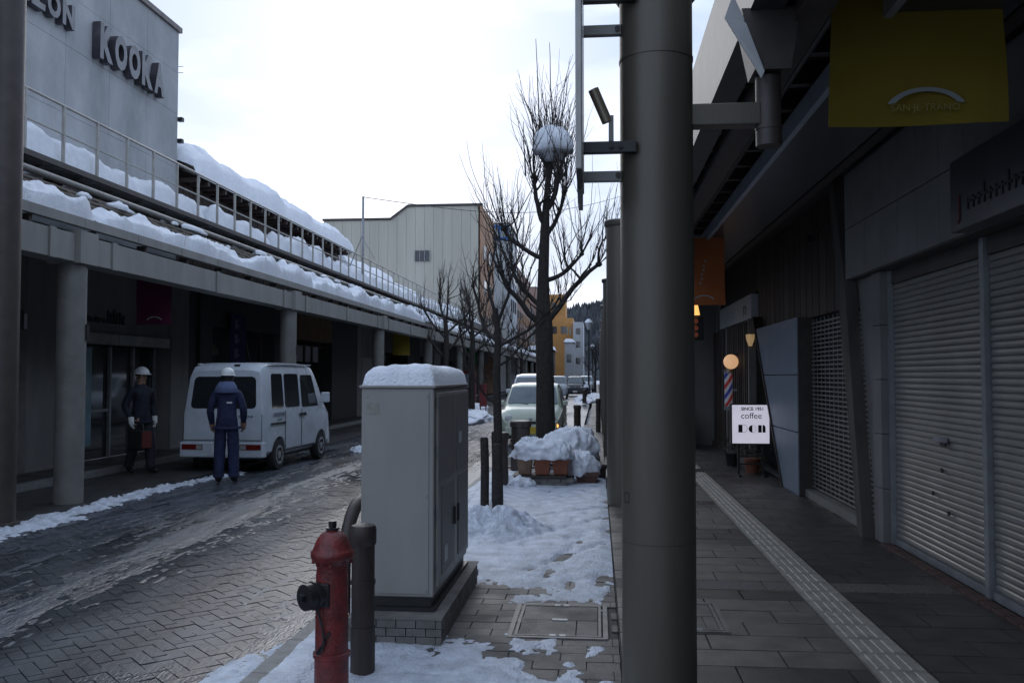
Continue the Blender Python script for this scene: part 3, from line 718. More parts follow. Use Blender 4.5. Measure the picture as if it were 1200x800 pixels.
# ------------------------------------------------------------------ right arcade
RC = thing('arcade_canopy', 'dark arcade canopy over the right pavement', 'arcade', (1.7, 5, 3.3))
RY0, RY1 = -5., 60.
MB().box(.74, .90, RY0, RY1, 3.36, 3.95).build('eave_gutter', M('gutter_grey', (.085, .082, .08), .5, .2, 4), RC)
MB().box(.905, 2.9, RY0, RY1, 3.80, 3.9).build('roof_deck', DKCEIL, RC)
y = RY0 + .3
ribm = MB().box(-.9, .33, -.04, .04, 0, .14).mesh('ceiling_rib')
while y < 40:
    piece('ceiling_rib', ribm, DKMETAL, RC, (1.82, y, 3.655)); y += .62
MB().box(1.55, 2.18, RY0, RY1, 3.5, 3.64).build('soffit_box', M('soffit_metal', (.085, .085, .09), .3, .15, 3), RC, bevel=.02)
MB().box(1.50, 1.545, RY0, RY1, 3.47, 3.62).build('soffit_sheen_trim', M('blue_sheen_trim', (.42, .45, .50), .35, .1, 4), RC)  # bluish sheen along the soffit edge, put into this strip's colour
MB().box(.95, 1.1, RY0, RY1, 3.30, 3.42).build('conduit_beam', DKMETAL, RC)
for (x0, z0) in ((1.16, 3.6), (1.32, 3.62)): MB().tube([(x0, RY0, z0), (x0, RY1, z0)], .025, 8).build('conduit', DKMETAL, RC)
MB().box(2.25, 2.35, RY0, RY1, 3.55, 3.78).build('inner_beam', DKMETAL, RC)
CY = [-2.3, 4.45, 11.28, 18.1, 24.9, 31.7, 38.5, 45.3, 52.1]
side = {4.45: 'thick taupe steel column in the foreground carrying a side sign', 11.28: 'second taupe column behind the thick foreground one', 18.1: 'third taupe column along, mostly hidden', 24.9: 'fourth taupe column along the arcade'}
for y in CY:
    c = thing('steel_column', side.get(y, 'taupe steel column farther along or behind on the right arcade'), 'column', (.295, y, 0), group='right arcade columns')
    MB().lathe([(.179, -.02), (.179, 3.46)], (.295, y, 0), 48).build('shaft', COLUMN, c, smooth=40)
    MB().lathe([(.19, 3.461), (.205, 3.48), (.205, 3.53), (.19, 3.54)], (.295, y, 0), 32).build('cap', COLUMN, c, smooth=40)
    MB().lathe([(.183, 3.15), (.183, 3.165)], (.295, y, 0), 32).build('band', COLUMN, c, smooth=40)
    MB().box(.46, .80, y - .045, y + .045, 2.82, 2.93).build('arm', COLUMN, c, bevel=.008)
    p = MB().lathe([(.062, 2.72), (.062, 3.06)], (.84, y, 0), 20).build('drain_stub', DKMETAL, c, smooth=40)
    MB().lathe([(.066, 2.80), (.066, 2.82)], (.84, y, 0), 20).build('stub_band', DKMETAL, p, smooth=40)
    MB().prism([(.70, 3.37), (.98, 3.37), (.93, 3.07), (.76, 3.07)], 'Y', y - .1, y + .1).build('hopper', DKMETAL, c)
    MB().add([(.66, y - .10, 3.44), (.72, y - .10, 3.30), (.80, y - .13, 3.05), (.785, y - .13, 3.02), (.62, y - .10, 3.33),
              (.66, y - .085, 3.44), (.72, y - .085, 3.30), (.80, y - .115, 3.05), (.785, y - .115, 3.02), (.62, y - .085, 3.33)],
             [(0, 1, 2, 3, 4), (9, 8, 7, 6, 5), (0, 5, 6, 1), (1, 6, 7, 2), (2, 7, 8, 3), (3, 8, 9, 4), (4, 9, 5, 0)]).build('gusset_plate', M('pale_plate', (.42, .42, .42), .5, .1, 5), c)
    if y == 4.45:
        s = MB().box(.135, .147, y - .155, y - .135, 1.0, 1.02)
        # sign seen edge-on with brackets, spotlight
        for (a0, a1, b0, b1) in ((-.0, .04, .99, .994), (-.0, .04, 1.036, 1.04), (-.0, .004, .994, 1.036), (.036, .04, .994, 1.036)):
            fx = lambda q: .295 + .1803 * math.cos(R(203) + q / .18); fy = lambda q: y + .1803 * math.sin(R(203) + q / .18)
            MB().add([(fx(a0), fy(a0), b0), (fx(a1), fy(a1), b0), (fx(a1), fy(a1), b1), (fx(a0), fy(a0), b1)], [(0, 1, 2, 3)]).build('cover_edge', BLACK, c)
        MB().lathe([(.1795, .80), (.1798, .803)], (.295, y, 0), 48).build('seam', DKMETAL, c, smooth=40)
sg = thing('side_sign', 'projecting sign panel seen edge-on, bracketed to foreground column', 'sign', (-.08, 4.45, 2.5))
MB().box(-.098, -.066, 4.15, 4.75, 2.56, 4.3).build('panel', M('sign_edge_metal', (.36, .35, .33), .35, .1, 5, metal=.3), sg, bevel=.006)
MB().prism([(4.15, 2.558), (4.75, 2.558), (4.72, 2.47), (4.18, 2.47)], 'X', -.092, -.072).build('panel_foot', BLACK, sg)
for z in (2.555, 3.285):
    a = MB().box(-.064, .122, 4.40, 4.44, z, z + .05).build('bracket', M('bracket_plate', (.36, .35, .33), .5, .1, 8), sg, bevel=.003)
    MB().lathe([(.014, 0), (.012, .012)], (.105, 4.385, z + .025), 10, 'Y').build('bolt', DKMETAL, a)
for z in (2.665, 3.40):
    a = MB().box(-.064, .19, 4.275, 4.315, z, z + .055).build('clamp_arm', BLACK, sg, bevel=.003)
    for bx in (.07, .115): MB().lathe([(.011, 0), (.009, .01)], (bx, 4.262, z + .028), 10, 'Y').build('bolt', BLKPL, a)
sp = thing('spotlight', 'small tilted cylindrical spotlight on the column bracket', 'spotlight', (.07, 4.3, 2.73))
MB().tube([(-.015, 4.27, 2.97), (.052, 4.29, 2.815)], .026, 14).build('barrel', M('spot_metal', (.22, .18, .13), .35, .1, 9, metal=.4), sp, smooth=50)
MB().box(.058, .082, 4.275, 4.30, 2.721, 2.845).build('stem', PILLAR, sp)

# banners
def banner(name, label, x0, x1, y, zb, zt, mat, seed, arc=True, curve=0):
    t = thing(name, label, 'banner', ((x0 + x1) / 2, y, zb))
    mb = MB(); nx, nz = 16, 16
    for th in (0, .006):
        for j in range(nz + 1):
            for i in range(nx + 1):
                u, v = i / nx, j / nz
                x = x0 + (x1 - x0) * u; z = zb + (zt - zb) * v
                x += -.02 * (1 - v) ** 2 * (1 if u < .5 else -.6) * abs(2 * u - 1)
                mb.v.append((x, y + th + .02 * math.sin(u * 5 + seed) * (1 - v) + .012 * math.sin(v * 6 + u * 3 + seed), z))
    w = nx + 1; k0 = w * (nz + 1)
    for j in range(nz):
        for i in range(nx):
            a = j * w + i; mb.f.append((a, a + 1, a + w + 1, a + w)); mb.f.append((k0 + a + w, k0 + a + w + 1, k0 + a + 1, k0 + a))
    for j in range(nz): mb.f.append((j * w, (j + 1) * w, k0 + (j + 1) * w, k0 + j * w)); mb.f.append((j * w + nx, k0 + j * w + nx, k0 + (j + 1) * w + nx, (j + 1) * w + nx))
    for i in range(nx): mb.f.append((i, k0 + i, k0 + i + 1, i + 1)); mb.f.append((nz * w + i, nz * w + i + 1, k0 + nz * w + i + 1, k0 + nz * w + i))
    c = mb.build('cloth', mat, t, smooth=60)
    if arc:
        W = x1 - x0; cx = (x0 + x1) / 2 + .03; H = zb + .17 * W
        ar = MB(); n = 20
        for i in range(n + 1):
            a = math.pi * (.12 + .76 * i / n)
            for r_ in (.24 * W, .20 * W if 0 < i < n else .225 * W):
                ar.v.append((cx + r_ * math.cos(a), y - .025 - .012, H - .13 * W + r_ * .62 * math.sin(a) + .02))
        ar.f = [(2 * i, 2 * i + 2, 2 * i + 3, 2 * i + 1) for i in range(n)]
        ar.build('printed_arch', PRINT_W, t)
    MB().tube([(x0 - .03, y, zt + .01), (x1 + .03, y, zt + .01)], .014, 8).build('rod', GALV, t)
    return t
yb = banner('fabric_banner', 'large yellow banner with a pale arch hanging near top right', 1.235, 2.10, 4.8, 2.905, 4.05 - .3, FABR_Y, 0)
text_part('printed_text', 'SAN·JE·TRANO', .052, M('faint_print', (.34, .27, .09), .8, .2, 30), yb, (1.69, 4.756, 2.965), (R(90), 0, 0), .0005)
ob = banner('fabric_banner', 'orange banner hanging above the lit lamp deep in right arcade', 1.12, 1.745, 12.5, 2.565, 3.50, FABR_O, 2)
for k in range(6): MB().box(1.40 + k * .012 + .01 * (k % 2), 1.425 + k * .012 + .01 * (k % 2), 12.455, 12.457, 2.85 + k * .06, 2.88 + k * .06).build('printed_character', PRINT_W, ob)
banner('fabric_banner', 'dark magenta banner hanging under left canopy near the salon door', -7.78, -7.17, 14.5, 2.46, 3.40, FABR_P, 1)
banner('fabric_banner', 'small yellow banner hanging under the far left canopy', -7.62, -7.0, 33, 2.35, 3.42, FABR_Y, 3, arc=False)
banner('fabric_banner', 'green banner hanging far along under left canopy behind the trees', -7.62, -7.0, 52, 2.35, 3.42, M('green_banner', (.05, .22, .08), .8, .1, 4), 3, arc=False)

# ------------------------------------------------------------------ right shops
XR = 2.77
SH = thing('shuttered_shop', 'closed shop with pale panel fascia at right', 'building', (3.2, 6, 0))
MB().box(2.95, 9, -5, 9.3, 0, 7.5).build('wall', M('shop_core', (.20, .20, .19), .8, .15, 2), SH)
MB().box(2.66, 2.948, -5, 9.70, 2.60, 3.78).build('fascia_core', DKMETAL, SH)
y = -1.0
while y < 9.66:
    w = min(.475, 9.68 - y)
    for (z0, z1) in ((2.605, 3.12), (3.13, 3.70)):
        MB().box(2.60, 2.658, y + .003, y + w - .003, z0, z1).build('fascia_panel', CONCP, SH, bevel=.002)
    y += .475
# sign box
sb = MB().box(2.45, 2.598, 3.4, 6.46, 2.585, 3.08).build('sign_box', M('dark_sign_box', (.022, .024, .030), .35, .2, 3), SH, bevel=.006)
text_part('sign_letter', 'J', .20, M('sign_red', (.10, .012, .012), .5, .1, 5), SH, (2.446, 6.30, 2.68), (R(90), 0, R(-90)), .003, .004)
for k in range(12):
    a = 6.17 - k * .085
    MB().box(2.442, 2.449, a - .02, a, 2.70, 2.78 + (.05 if k in (3, 7) else 0)).box(2.443, 2.449, a - .055, a - .021, 2.745, 2.76).build('sign_letter', BLACK, SH)
# tiled pier and grey wall triangle, slanted timber
for k in range(5):
    MB().box(2.70, 2.945, 8.88, 9.14, .004 + k * .52, .004 + k * .52 + .514).build('pier_tile', CONCP, SH, bevel=.004)
MB().prism([(9.145, .002), (9.19, .002), (9.70, 2.598), (9.145, 2.598)], 'X', 2.735, 2.94).build('pier_side', CONCP, SH)
def shutter(name, label, y0, y1, z1, handle=True):
    t = thing(name, label, 'shutter', (2.8, (y0 + y1) / 2, 0))
    pitch = .052
    n = int((z1 - .07) / pitch)
    d = y1 - y0
    sm = MB().prism([(-.002, 0), (-.011, .006), (-.014, .022), (-.010, .040), (-.002, .0505), (.012, .0505), (.012, 0)], 'Y', 0, d).mesh('slat')
    for k in range(n): piece('slat', sm, SHUT, t, (2.815, y0, .075 + k * pitch))
    MB().box(2.785, 2.83, y0, y1, .012, .072).build('bottom_bar', GALV, t)
    MB().box(2.79, 2.84, y0, y1, .075 + n * pitch, 2.598).build('header', DKMETAL, t)
    if handle:
        ym = y0 + d * .42
        h = MB().box(2.775, 2.792, ym - .14, ym + .14, 1.06, 1.10).build('lock_plate', GALV, t)
        MB().box(2.76, 2.774, ym - .16, ym - .05, 1.03, 1.06).build('handle', BLACK, h)
        for (dy, dz) in ((-.02, .83), (.18, .62), (-.15, .50)): MB().lathe([(.022, 0), (.018, .012)], (2.78, ym + dy, dz), 10, 'X').build('dent_cap', BLACK, t)
    return t
shutter('roller_shutter', 'grey roller shutter with latch, left of the dividing rail', 6.80, 8.80, 2.50)
shutter('roller_shutter', 'grey roller shutter cut by the right edge of frame', 4.0, 6.70, 2.50, False)
MB().box(2.765, 2.84, 6.715, 6.785, .01, 2.596).build('guide_rail', GALV, SH); MB().box(2.765, 2.84, 8.81, 8.87, .01, 2.596).build('guide_rail', GALV, SH)
MB().box(2.70, 2.945, -5, 3.99, .002, 2.59).build('front_wall', CONCP, SH)
BRK = M('red_brick_edge', (.085, .048, .040), .7, .3, 6, .3, 60)
sill = MB()
for k in range(24): MB().box(2.66, 2.755, 4.05 + k * .2, 4.24 + k * .2, -.02, .022 + random.uniform(-.002, .002)).build('edge_brick', BRK, SH, bevel=.003)

TM = thing('slanted_timber_shop', 'narrow shop with leaning brown timber, plank wall and lattice shutter', 'building', (2.9, 11, 0))
MB().box(3.2, 9, 9.31, 13.3, 0, 7).build('wall', M('shop_core', ), TM)
q = MB().prism([(9.20, .0), (9.36, .0), (10.02, 2.6), (10.32, 3.79), (10.16, 3.79), (9.72, 2.6)], 'X', 2.60, 2.72)
q.build('leaning_timber', M('greyed_timber', (.085, .075, .068), .7, .25, 6, .3, 50, streak=.2), TM)
MB().prism([(9.365, .0), (9.43, .0), (10.40, 3.79), (10.325, 3.79)], 'X', 2.62, 2.71).build('leaning_timber', WOOD, TM)
for k in range(16):
    a = 10.2 + k * .36
    MB().box(2.80, 2.86 + .01 * (k % 2), a, a + .33, 2.36, 3.79).build('plank', WOOD if k % 3 else WOODR, TM)
MB().bar((2.72, 11.05, 3.42), (2.72, 11.75, 3.36), .02).build('sign_arm', BLACK, TM); MB().box(2.68, 2.76, 11.7, 11.78, 3.30, 3.40).build('small_lamp', BLACK, TM)
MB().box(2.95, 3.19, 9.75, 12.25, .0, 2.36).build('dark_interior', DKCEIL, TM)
MB().box(2.74, 2.94, 9.45, 12.26, .0, .10).build('sill', PILLAR, TM)
gs = thing('lattice_shutter', 'open-bar metal grille shutter over dark shop window', 'shutter', (2.84, 11, .1))
for k in range(40): MB().box(2.835, 2.85, 9.5, 12.24, .13 + k * .055, .148 + k * .055).build('bar', SHUT, gs)
for k in range(14): MB().box(2.852, 2.86, 9.6 + k * .2, 9.615 + k * .2, .11, 2.34).build('link_strip', GALV, gs)
BLP = M('blue_grey_panel', (.17, .215, .28), .45, .08, 3, .05, 60)
def cut(z): return 13.28 + (15.4 - 13.28) * z / 2.38
bp_ = thing('panel_wall', 'blue grey panelled trapezoid wall leaning beside the grille shutter', 'wall', (2.77, 13, 0))
for (z0, z1) in ((.003, .83), (.842, 1.60), (1.612, 2.38)):
    MB().prism([(12.30, z0), (cut(z0), z0), (cut(z1), z1), (12.30, z1)], 'X', 2.66, 2.83).build('panel', BLP, bp_, bevel=.004)
MB().prism([(12.27, .003), (12.295, .003), (12.295, 2.38), (12.27, 2.38)], 'X', 2.67, 2.9).build('edge_trim', DKMETAL, bp_)
MB().prism([(cut(0) + .005, .003), (cut(0) + .07, .003), (cut(2.6) + .07, 2.6), (cut(2.6) + .005, 2.6)], 'X', 2.64, 2.84).build('edge_trim', WOOD, bp_)

CF = thing('coffee_shop', 'dark wooden coffee shop front with white name board', 'building', (2.9, 17, 0))
MB().box(3.3, 9, 13.31, 22, 0, 7).build('wall', M('shop_core', ), CF)
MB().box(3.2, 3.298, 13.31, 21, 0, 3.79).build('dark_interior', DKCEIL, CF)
MB().box(2.84, 3.19, 15.5, 21, 3.1, 3.79).build('upper_wall', WOOD, CF)
nb_ = MB().box(2.68, 2.82, 15.98, 20.0, 2.60, 3.03).build('name_board', M('white_board', (.44, .46, .47), .5, .06, 3), CF, bevel=.006)
text_part('name_lettering', 'ドン', .22, BLACK, CF, (2.676, 16.62, 2.70), (R(90), 0, R(-90)), .002, .003)
MB().box(2.85, 2.93, 13.4, 21, 2.40, 2.58).build('lintel', WOOD, CF)
for k in range(22):
    a = 15.9 + k * .235
    MB().box(2.66, 2.74, a, a + .07 + .04 * (k % 3 == 0), .12, 2.56).build('slat', WOODR if k % 2 else WOOD, CF)
MB().box(2.62, 2.8, 15.85, 21, .003, .115).build('base_rail', WOOD, CF)
for yy in (15.75, 18.4): MB().box(2.60, 2.72, yy, yy + .12, .003, 2.58).build('post', M('pale_post', (.16, .15, .14), .6, .15, 5), CF)
PW_ = thing('pale_pier', 'pale wall pier closing off the view beyond coffee shop', 'wall', (2.4, 21.3, 0))
MB().box(2.12, 2.75, 21.1, 21.6, .003, 3.78).build('pier', PALEW, PW_)
MB().box(2.05, 2.118, 21.05, 21.15, .003, 2.9).build('corner_post', PALEW, PW_)
t = thing('parked_scooter', 'dark covered shape standing against the pale pier', 'scooter', (1.95, 20.5, 0))
mb = MB().lathe([(.30, .0), (.31, .2), (.28, .5), (.22, .75), (.12, .9), (.04, .95)], (0, 0, 0), 16)
mb.v = [(x * .55 + 2.0, y * 1.6 + 20.4, z) for (x, y, z) in mb.v]
mb.build('cover', BLKPL, t, smooth=60)
# later right buildings (mostly hidden) 
for (a, b, h, lab) in ((22.02, 34, 7.5, 'plain dark shop on right just past the pale pier'), (34.02, 50, 6.8, 'plain dark shop on right midway along the arcade'), (50.02, 70, 14.4, 'taller right building receiving the overhead wire'), (70.02, 100, 8, 'low building far along the right side'), (100.02, 150, 9.5, 'last building on the right side of the street')):
    t = thing('shop_building', lab, 'building', (4, (a + b) / 2, 0))
    MB().box(2.9, 12, a, b, 0, h).build('wall', CONCP, t)
    for k in range(int((b - a) / 3)): MB().box(2.84, 2.898, a + .4 + k * 3, a + 2.7 + k * 3, .01, 2.4).build('shutter', SHUT, t)
    for k in range(int((b - a) / 3)): 
        w = MB().box(2.86, 2.898, a + .8 + k * 3, a + 2.3 + k * 3, 4.3, 5.6).build('window', GLASSD, t)

# standing coffee sign
DS = thing('standing_sign', 'lit white standing sign reading coffee Don outside the coffee shop', 'sign', (2.44, 14.7, 0))
LIT = M('lit_sign_face', (.70, .68, .80), .5, .05, 5, emit=.62)
sx0, sx1, sz0, sz1, sy = 2.14, 2.72, .52, 1.13, 14.62
MB().box(sx0 - .02, sx1 + .02, sy, sy + .14, sz0 - .02, sz1 + .02).build('box', BLACK, DS, bevel=.006)
MB().box(sx0, sx1, sy - .006, sy - .001, sz0, sz1).build('face', LIT, DS)
INK = M('sign_ink', (.012, .010, .02), .6, .1, 8)
yt = sy - .008
text_part('lettering', 'SINCE 1951', .072, INK, DS, (2.46, yt, 1.045), (R(90), 0, 0), .001, .002)
text_part('lettering', 'coffee', .135, INK, DS, (2.44, yt, .915), (R(90), 0, 0), .001, 0)
def disc(cx, cz, r0, r1, a0, a1, n=20):
    m = MB()
    for i in range(n + 1):
        a = a0 + (a1 - a0) * i / n
        m.v += [(cx + r0 * math.cos(a), yt, cz + r0 * math.sin(a)), (cx + r1 * math.cos(a), yt, cz + r1 * math.sin(a))]
    m.f = [(2 * i, 2 * i + 1, 2 * i + 3, 2 * i + 2) for i in range(n)]; return m
zc = .755; hh = .062
d_ = disc(2.315, zc, hh * .92, hh, -math.pi / 2, math.pi / 2); d_.box(2.235, 2.30, yt - .001, yt, zc - hh, zc + hh); d_.box(2.30, 2.318, yt - .001, yt, zc + hh * .92, zc + hh).box(2.30, 2.318, yt - .001, yt, zc - hh, zc - hh * .92)
d_.build('lettering', INK, DS)
d_ = disc(2.455, zc - .004, hh * .88, hh * .95, -math.pi / 2, math.pi / 2); e_ = disc(2.455, zc - .004, .001, hh * .95, math.pi / 2, 1.5 * math.pi); d_.add(e_.v, e_.f); d_.build('lettering', INK, DS)
d_ = MB().box(2.545, 2.60, yt - .001, yt, zc - hh, zc + hh * .9).box(2.612, 2.660, yt - .001, yt, zc - hh, zc + .016); e_ = disc(2.614, zc + .0155, .001, .046, 0, math.pi / 2); d_.add(e_.v, e_.f); d_.build('lettering', INK, DS)
for x in (2.24, 2.62):
    MB().box(x - .018, x + .018, sy + .02, sy + .055, .004, sz0 - .021).build('leg', BLACK, DS); MB().box(x - .018, x + .018, sy - .12, sy + .25, .004, .03).build('foot', BLACK, DS)
for z in (.18, .30): MB().box(2.26, 2.60, sy + .028, sy + .048, z, z + .02).build('cross_bar', BLACK, DS)
# barber pole, globe lamp, warm lamp, lantern sign
BP = thing('barber_pole', 'striped barber pole below the round warm lamp', 'barber pole', (2.52, 17.5, 1))
bm_ = bpy.data.materials.new('barber_stripes'); bm_.use_nodes = True
n, l = bm_.node_tree.nodes, bm_.node_tree.links
geo = n.new('ShaderNodeTexCoord'); sep = n.new('ShaderNodeSeparateXYZ'); l.new(geo.outputs['Object'], sep.inputs[0])
m1 = n.new('ShaderNodeMath'); m1.operation = 'MULTIPLY_ADD'; m1.inputs[1].default_value = 2.6; l.new(sep.outputs['Z'], m1.inputs[0])
m0 = n.new('ShaderNodeMath'); m0.operation = 'MULTIPLY'; m0.inputs[1].default_value = -4.2; l.new(sep.outputs['X'], m0.inputs[0]); l.new(m0.outputs[0], m1.inputs[2])
m2 = n.new('ShaderNodeMath'); m2.operation = 'FRACT'; l.new(m1.outputs[0], m2.inputs[0])
rp = n.new('ShaderNodeValToRGB'); rp.color_ramp.interpolation = 'CONSTANT'
rp.color_ramp.elements[0].color = (.5, .5, .55, 1); rp.color_ramp.elements[1].position = .25; rp.color_ramp.elements[1].color = (.45, .03, .03, 1)
e3 = rp.color_ramp.elements.new(.5); e3.color = (.5, .5, .55, 1); e4 = rp.color_ramp.elements.new(.75); e4.color = (.03, .05, .35, 1)
l.new(m2.outputs[0], rp.inputs['Fac']); b = n['Principled BSDF']; l.new(rp.outputs['Color'], b.inputs['Base Color']); l.new(rp.outputs['Color'], b.inputs['Emission Color']); b.inputs['Emission Strength'].default_value = .10
MB().lathe([(.075, .0), (.075, .62)], (2.50, 17.5, 1.02), 18).build('striped_tube', bm_, BP, smooth=40)
MB().lathe([(.09, -.08), (.09, -.001)], (2.50, 17.5, 1.02), 18).build('lower_cap', GALV, BP, smooth=40); MB().lathe([(.09, .621), (.09, .68), (.04, .72)], (2.50, 17.5, 1.02), 18).build('upper_cap', GALV, BP, smooth=40)
MB().box(2.50, 2.66, 17.48, 17.52, 1.3, 1.34).build('bracket', GALV, BP)
GL = thing('globe_lamp', 'round warm glowing lamp on the coffee shop front', 'lamp', (2.52, 17.3, 1.85))
MB().lathe([(.14 * math.sin(math.pi * i / 12) + .001, -.14 * math.cos(math.pi * i / 12)) for i in range(13)], (2.52, 17.3, 1.86), 20).build('globe', M('warm_globe', (.95, .56, .30), .5, .03, 5, emit=.55), GL, smooth=60)
MB().box(2.52, 2.67, 17.29, 17.31, 1.995, 2.015).build('arm', BLACK, GL)
WL = thing('hanging_lamp', 'small glowing orange lamp below the orange banner', 'lamp', (1.84, 17, 2.9))
MB().lathe([(.035, .26), (.05, .18), (.085, .0)], (1.83, 17, 2.73), 14).build('shade', M('warm_shade', (1., .50, .14), .5, .05, 5, emit=1.3), WL, smooth=50)
MB().tube([(1.83, 17, 2.99), (1.83, 17, 3.65)], .012, 6).build('stem', BLACK, WL)
LN = thing('hanging_signboard', 'small dark hanging signboard with red marks under the glowing lamp', 'sign', (1.83, 17, 2.4))
MB().box(1.68, 1.98, 16.97, 17.05, 2.26, 2.69).build('board', BLACK, LN, bevel=.01)
for k in range(3): MB().lathe([(.05, 0), (.045, .004)], (1.83, 16.962 - .004, 2.36 + k * .125), 12, 'Y').build('red_mark', M('sign_red_lit', (.40, .10, .045), .5, .5, 40, emit=.14), LN)
SC = thing('wall_sconce', 'small warm wall sconce behind the leaning panel', 'lamp', (2.62, 15.75, 2.2))
MB().lathe([(.03, .0), (.07, .12), (.075, .2)], (2.60, 15.6, 2.1), 12).build('shade', M('dim_warm_shade', (.75, .5, .25), .5, .1, 9, emit=.3), SC, smooth=50)
MB().box(2.60, 2.68, 15.59, 15.61, 2.13, 2.15).build('arm', BLACK, SC)
# potted plant by the standing sign
def leafy(name, label, loc, n, h, rad, seed, potm):
    t = thing(name, label, 'plant', loc); r_ = random.Random(seed)
    MB().lathe([(.09, 0), (.12, .2), (.13, .21), (.13, .24), (.11, .24)], loc, 14).build('pot', potm, t, smooth=40)
    st = MB()
    for k in range(n):
        a = r_.uniform(0, 6.28); rr = rad * r_.random() ** .5; z = .25 + h * r_.random()
        p = Vector((loc[0] + rr * math.cos(a), loc[1] + rr * math.sin(a), loc[2] + z)); d = Vector((math.cos(a), math.sin(a), r_.uniform(-.3, .7))).normalized() * .09
        s_ = d.cross(Vector((0, 0, 1))).normalized() * .022
        st.add([p, p + d * .5 + s_, p + d, p + d * .5 - s_], [(0, 1, 2, 3)])
    st.build('foliage', M('dark_leaf', (.03, .055, .025), .6, .3, 9), t)
leafy('potted_plant', 'small potted plant behind the legs of the coffee sign', (2.52, 15.1, 0), 120, .35, .2, 1, TERRA)
leafy('potted_plant', 'leafy potted plant left of the coffee sign at the wooden front', (2.36, 16.2, 0), 130, .3, .22, 2, BLKPL)
leafy('potted_plant', 'potted plant close to the leaning blue panel edge', (2.66, 15.35, 0), 90, .4, .13, 3, TERRA2)

# ------------------------------------------------------------------ street furniture, right strip
CB = thing('utility_cabinet', 'big beige steel utility cabinet on a brick plinth with snow on top', 'cabinet', (-1.2, 6.2, 0))
x0, x1, y0, y1, z0, z1 = -1.47, -1.01, 5.5, 6.9, .235, 1.52
MB().box(x0, x1, y0, y1, z0, z1).build('body', CAB, CB, bevel=.008)
MB().box(x0 + .02, x1 - .02, y0 + .02, y1 - .02, .175, z0 - .001).build('black_skirt', BLACK, CB)
MB().box(x0 - .01, x1 + .012, y0 - .012, y1 + .01, .15, .174).build('base_flange', BLACK, CB)
MB().box(x0 + .025, x1 - .03, y0 - .006, y0 - .001, z0 + .02, z1 - .02).build('end_panel', CAB, CB, bevel=.003)
MB().box(x0 - .012, x1 + .012, y0 - .012, y1 + .012, z1 + .001, z1 + .018).build('lid', CAB, CB, bevel=.004)
for k, (a, b) in enumerate(((5.56, 6.20), (6.22, 6.86))):
    d = MB().box(x1 + .001, x1 + .018, a, b, z0 + .05, z1 - .03).build('door', CAB, CB, bevel=.003)
    MB().box(x1 + .019, x1 + .023, a + .03, b - .03, z0 + .70, z1 - .05).build('vent_panel', CABG, d)
    MB().box(x1 + .019, x1 + .024, a + .12, b - .06, z0 + .10, z0 + .66).build('door_panel', CABG, d)
    MB().box(x1 + .025, x1 + .04, b - .08 if k == 0 else a + .05, b - .05 if k == 0 else a + .08, z0 + .35, z0 + .47).build('handle', BLACK, d)
    for zz in (.36, .72, 1.1, 1.4): MB().tube([(x1 + .012, a - .012, zz), (x1 + .012, a - .012, zz + .06)], .008, 6).build('hinge', GALV, d)
MB().box(x1 + .026, x1 + .029, 5.75, 5.86, .40, .50).build('label_plate', M('label_white', (.55, .55, .55), .5, .05, 9), CB)
MB().box(x0 + .035, x0 + .115, y0 - .0085, y0 - .0062, 1.36, 1.43).build('label_plate', M('label_yellowed', (.27, .255, .22), .5, .15, 30), CB)
for bx in (x0 + .04, x1 - .045):
    for bz in (z0 + .04, z0 + .62, z1 - .05): MB().lathe([(.007, 0), (.005, -.004)], (bx, y0 - .0065, bz), 8, 'Y').build('screw', GALV, CB)
MB().box(x1 + .0245, x1 + .027, 6.35, 6.47, 1.12, 1.2).build('label_plate', M('label_white'), CB)
# plinth of bricks
px0, px1, py0, py1 = -1.56, -.925, 5.3, 7.02
MB().box(px0 + .05, px1 - .05, py0 + .05, py1 - .05, 0, .125).build('plinth_core', JOINT, CB)
bm1 = MB().box(.003, .117, .003, .057, .002, .046).mesh('plinth_brick')
for lv in range(3):
    z = .003 + lv * .0485; off = .06 if lv % 2 else 0
    n_ = 6
    for i in range(n_):
        xx = px0 + i * .12 - off
        w = 1.0
        if xx < px0 - .001: xx = px0; w = .5
        if xx + .12 * w > px1 - .001: w = (px1 - xx) / .12
        if w > .15: piece('plinth_brick', bm1, BRICKG, CB, (xx, py0, z), 0, (w, 1, 1))
    for i in range(14):
        yy = py0 + .06 + i * .12 - off * 0 + (.06 if lv % 2 else 0)
        if yy + .12 > py1: break
        piece('plinth_brick', bm1, BRICKG, CB, (px1, yy, z), R(90))
MB().box(px0 + .055, px1 - .002, py0 + .002, py1, .1485, .1495).build('plinth_top', BRICKG, CB)
def cabsnow_pos(u, v): return ((x0 + .0 + (x1 - x0) * u, y0 + .02 + (y1 - y0 - .02) * v, z1 + .019), (0, 0, 1))
def cabsnow_h(u, v):
    e = min(u, 1 - u) * .46; e2 = min(v, 1 - v) * 1.4
    k = min(1, e / .085) ; k2 = min(1, e2 / .10)
    k = math.sqrt(max(0, 1 - (1 - k) ** 2)); k2 = math.sqrt(max(0, 1 - (1 - k2) ** 2))
    return (.125 + .02 * fr(u * 2, v * 3, 2) + .004 * fr(u * 12, v * 20, 5)) * min(k, k2) - .002
field('cabinet_snow', 'rounded cushion of snow lying on the beige utility cabinet', 34, 80, cabsnow_pos, cabsnow_h, SNOW)

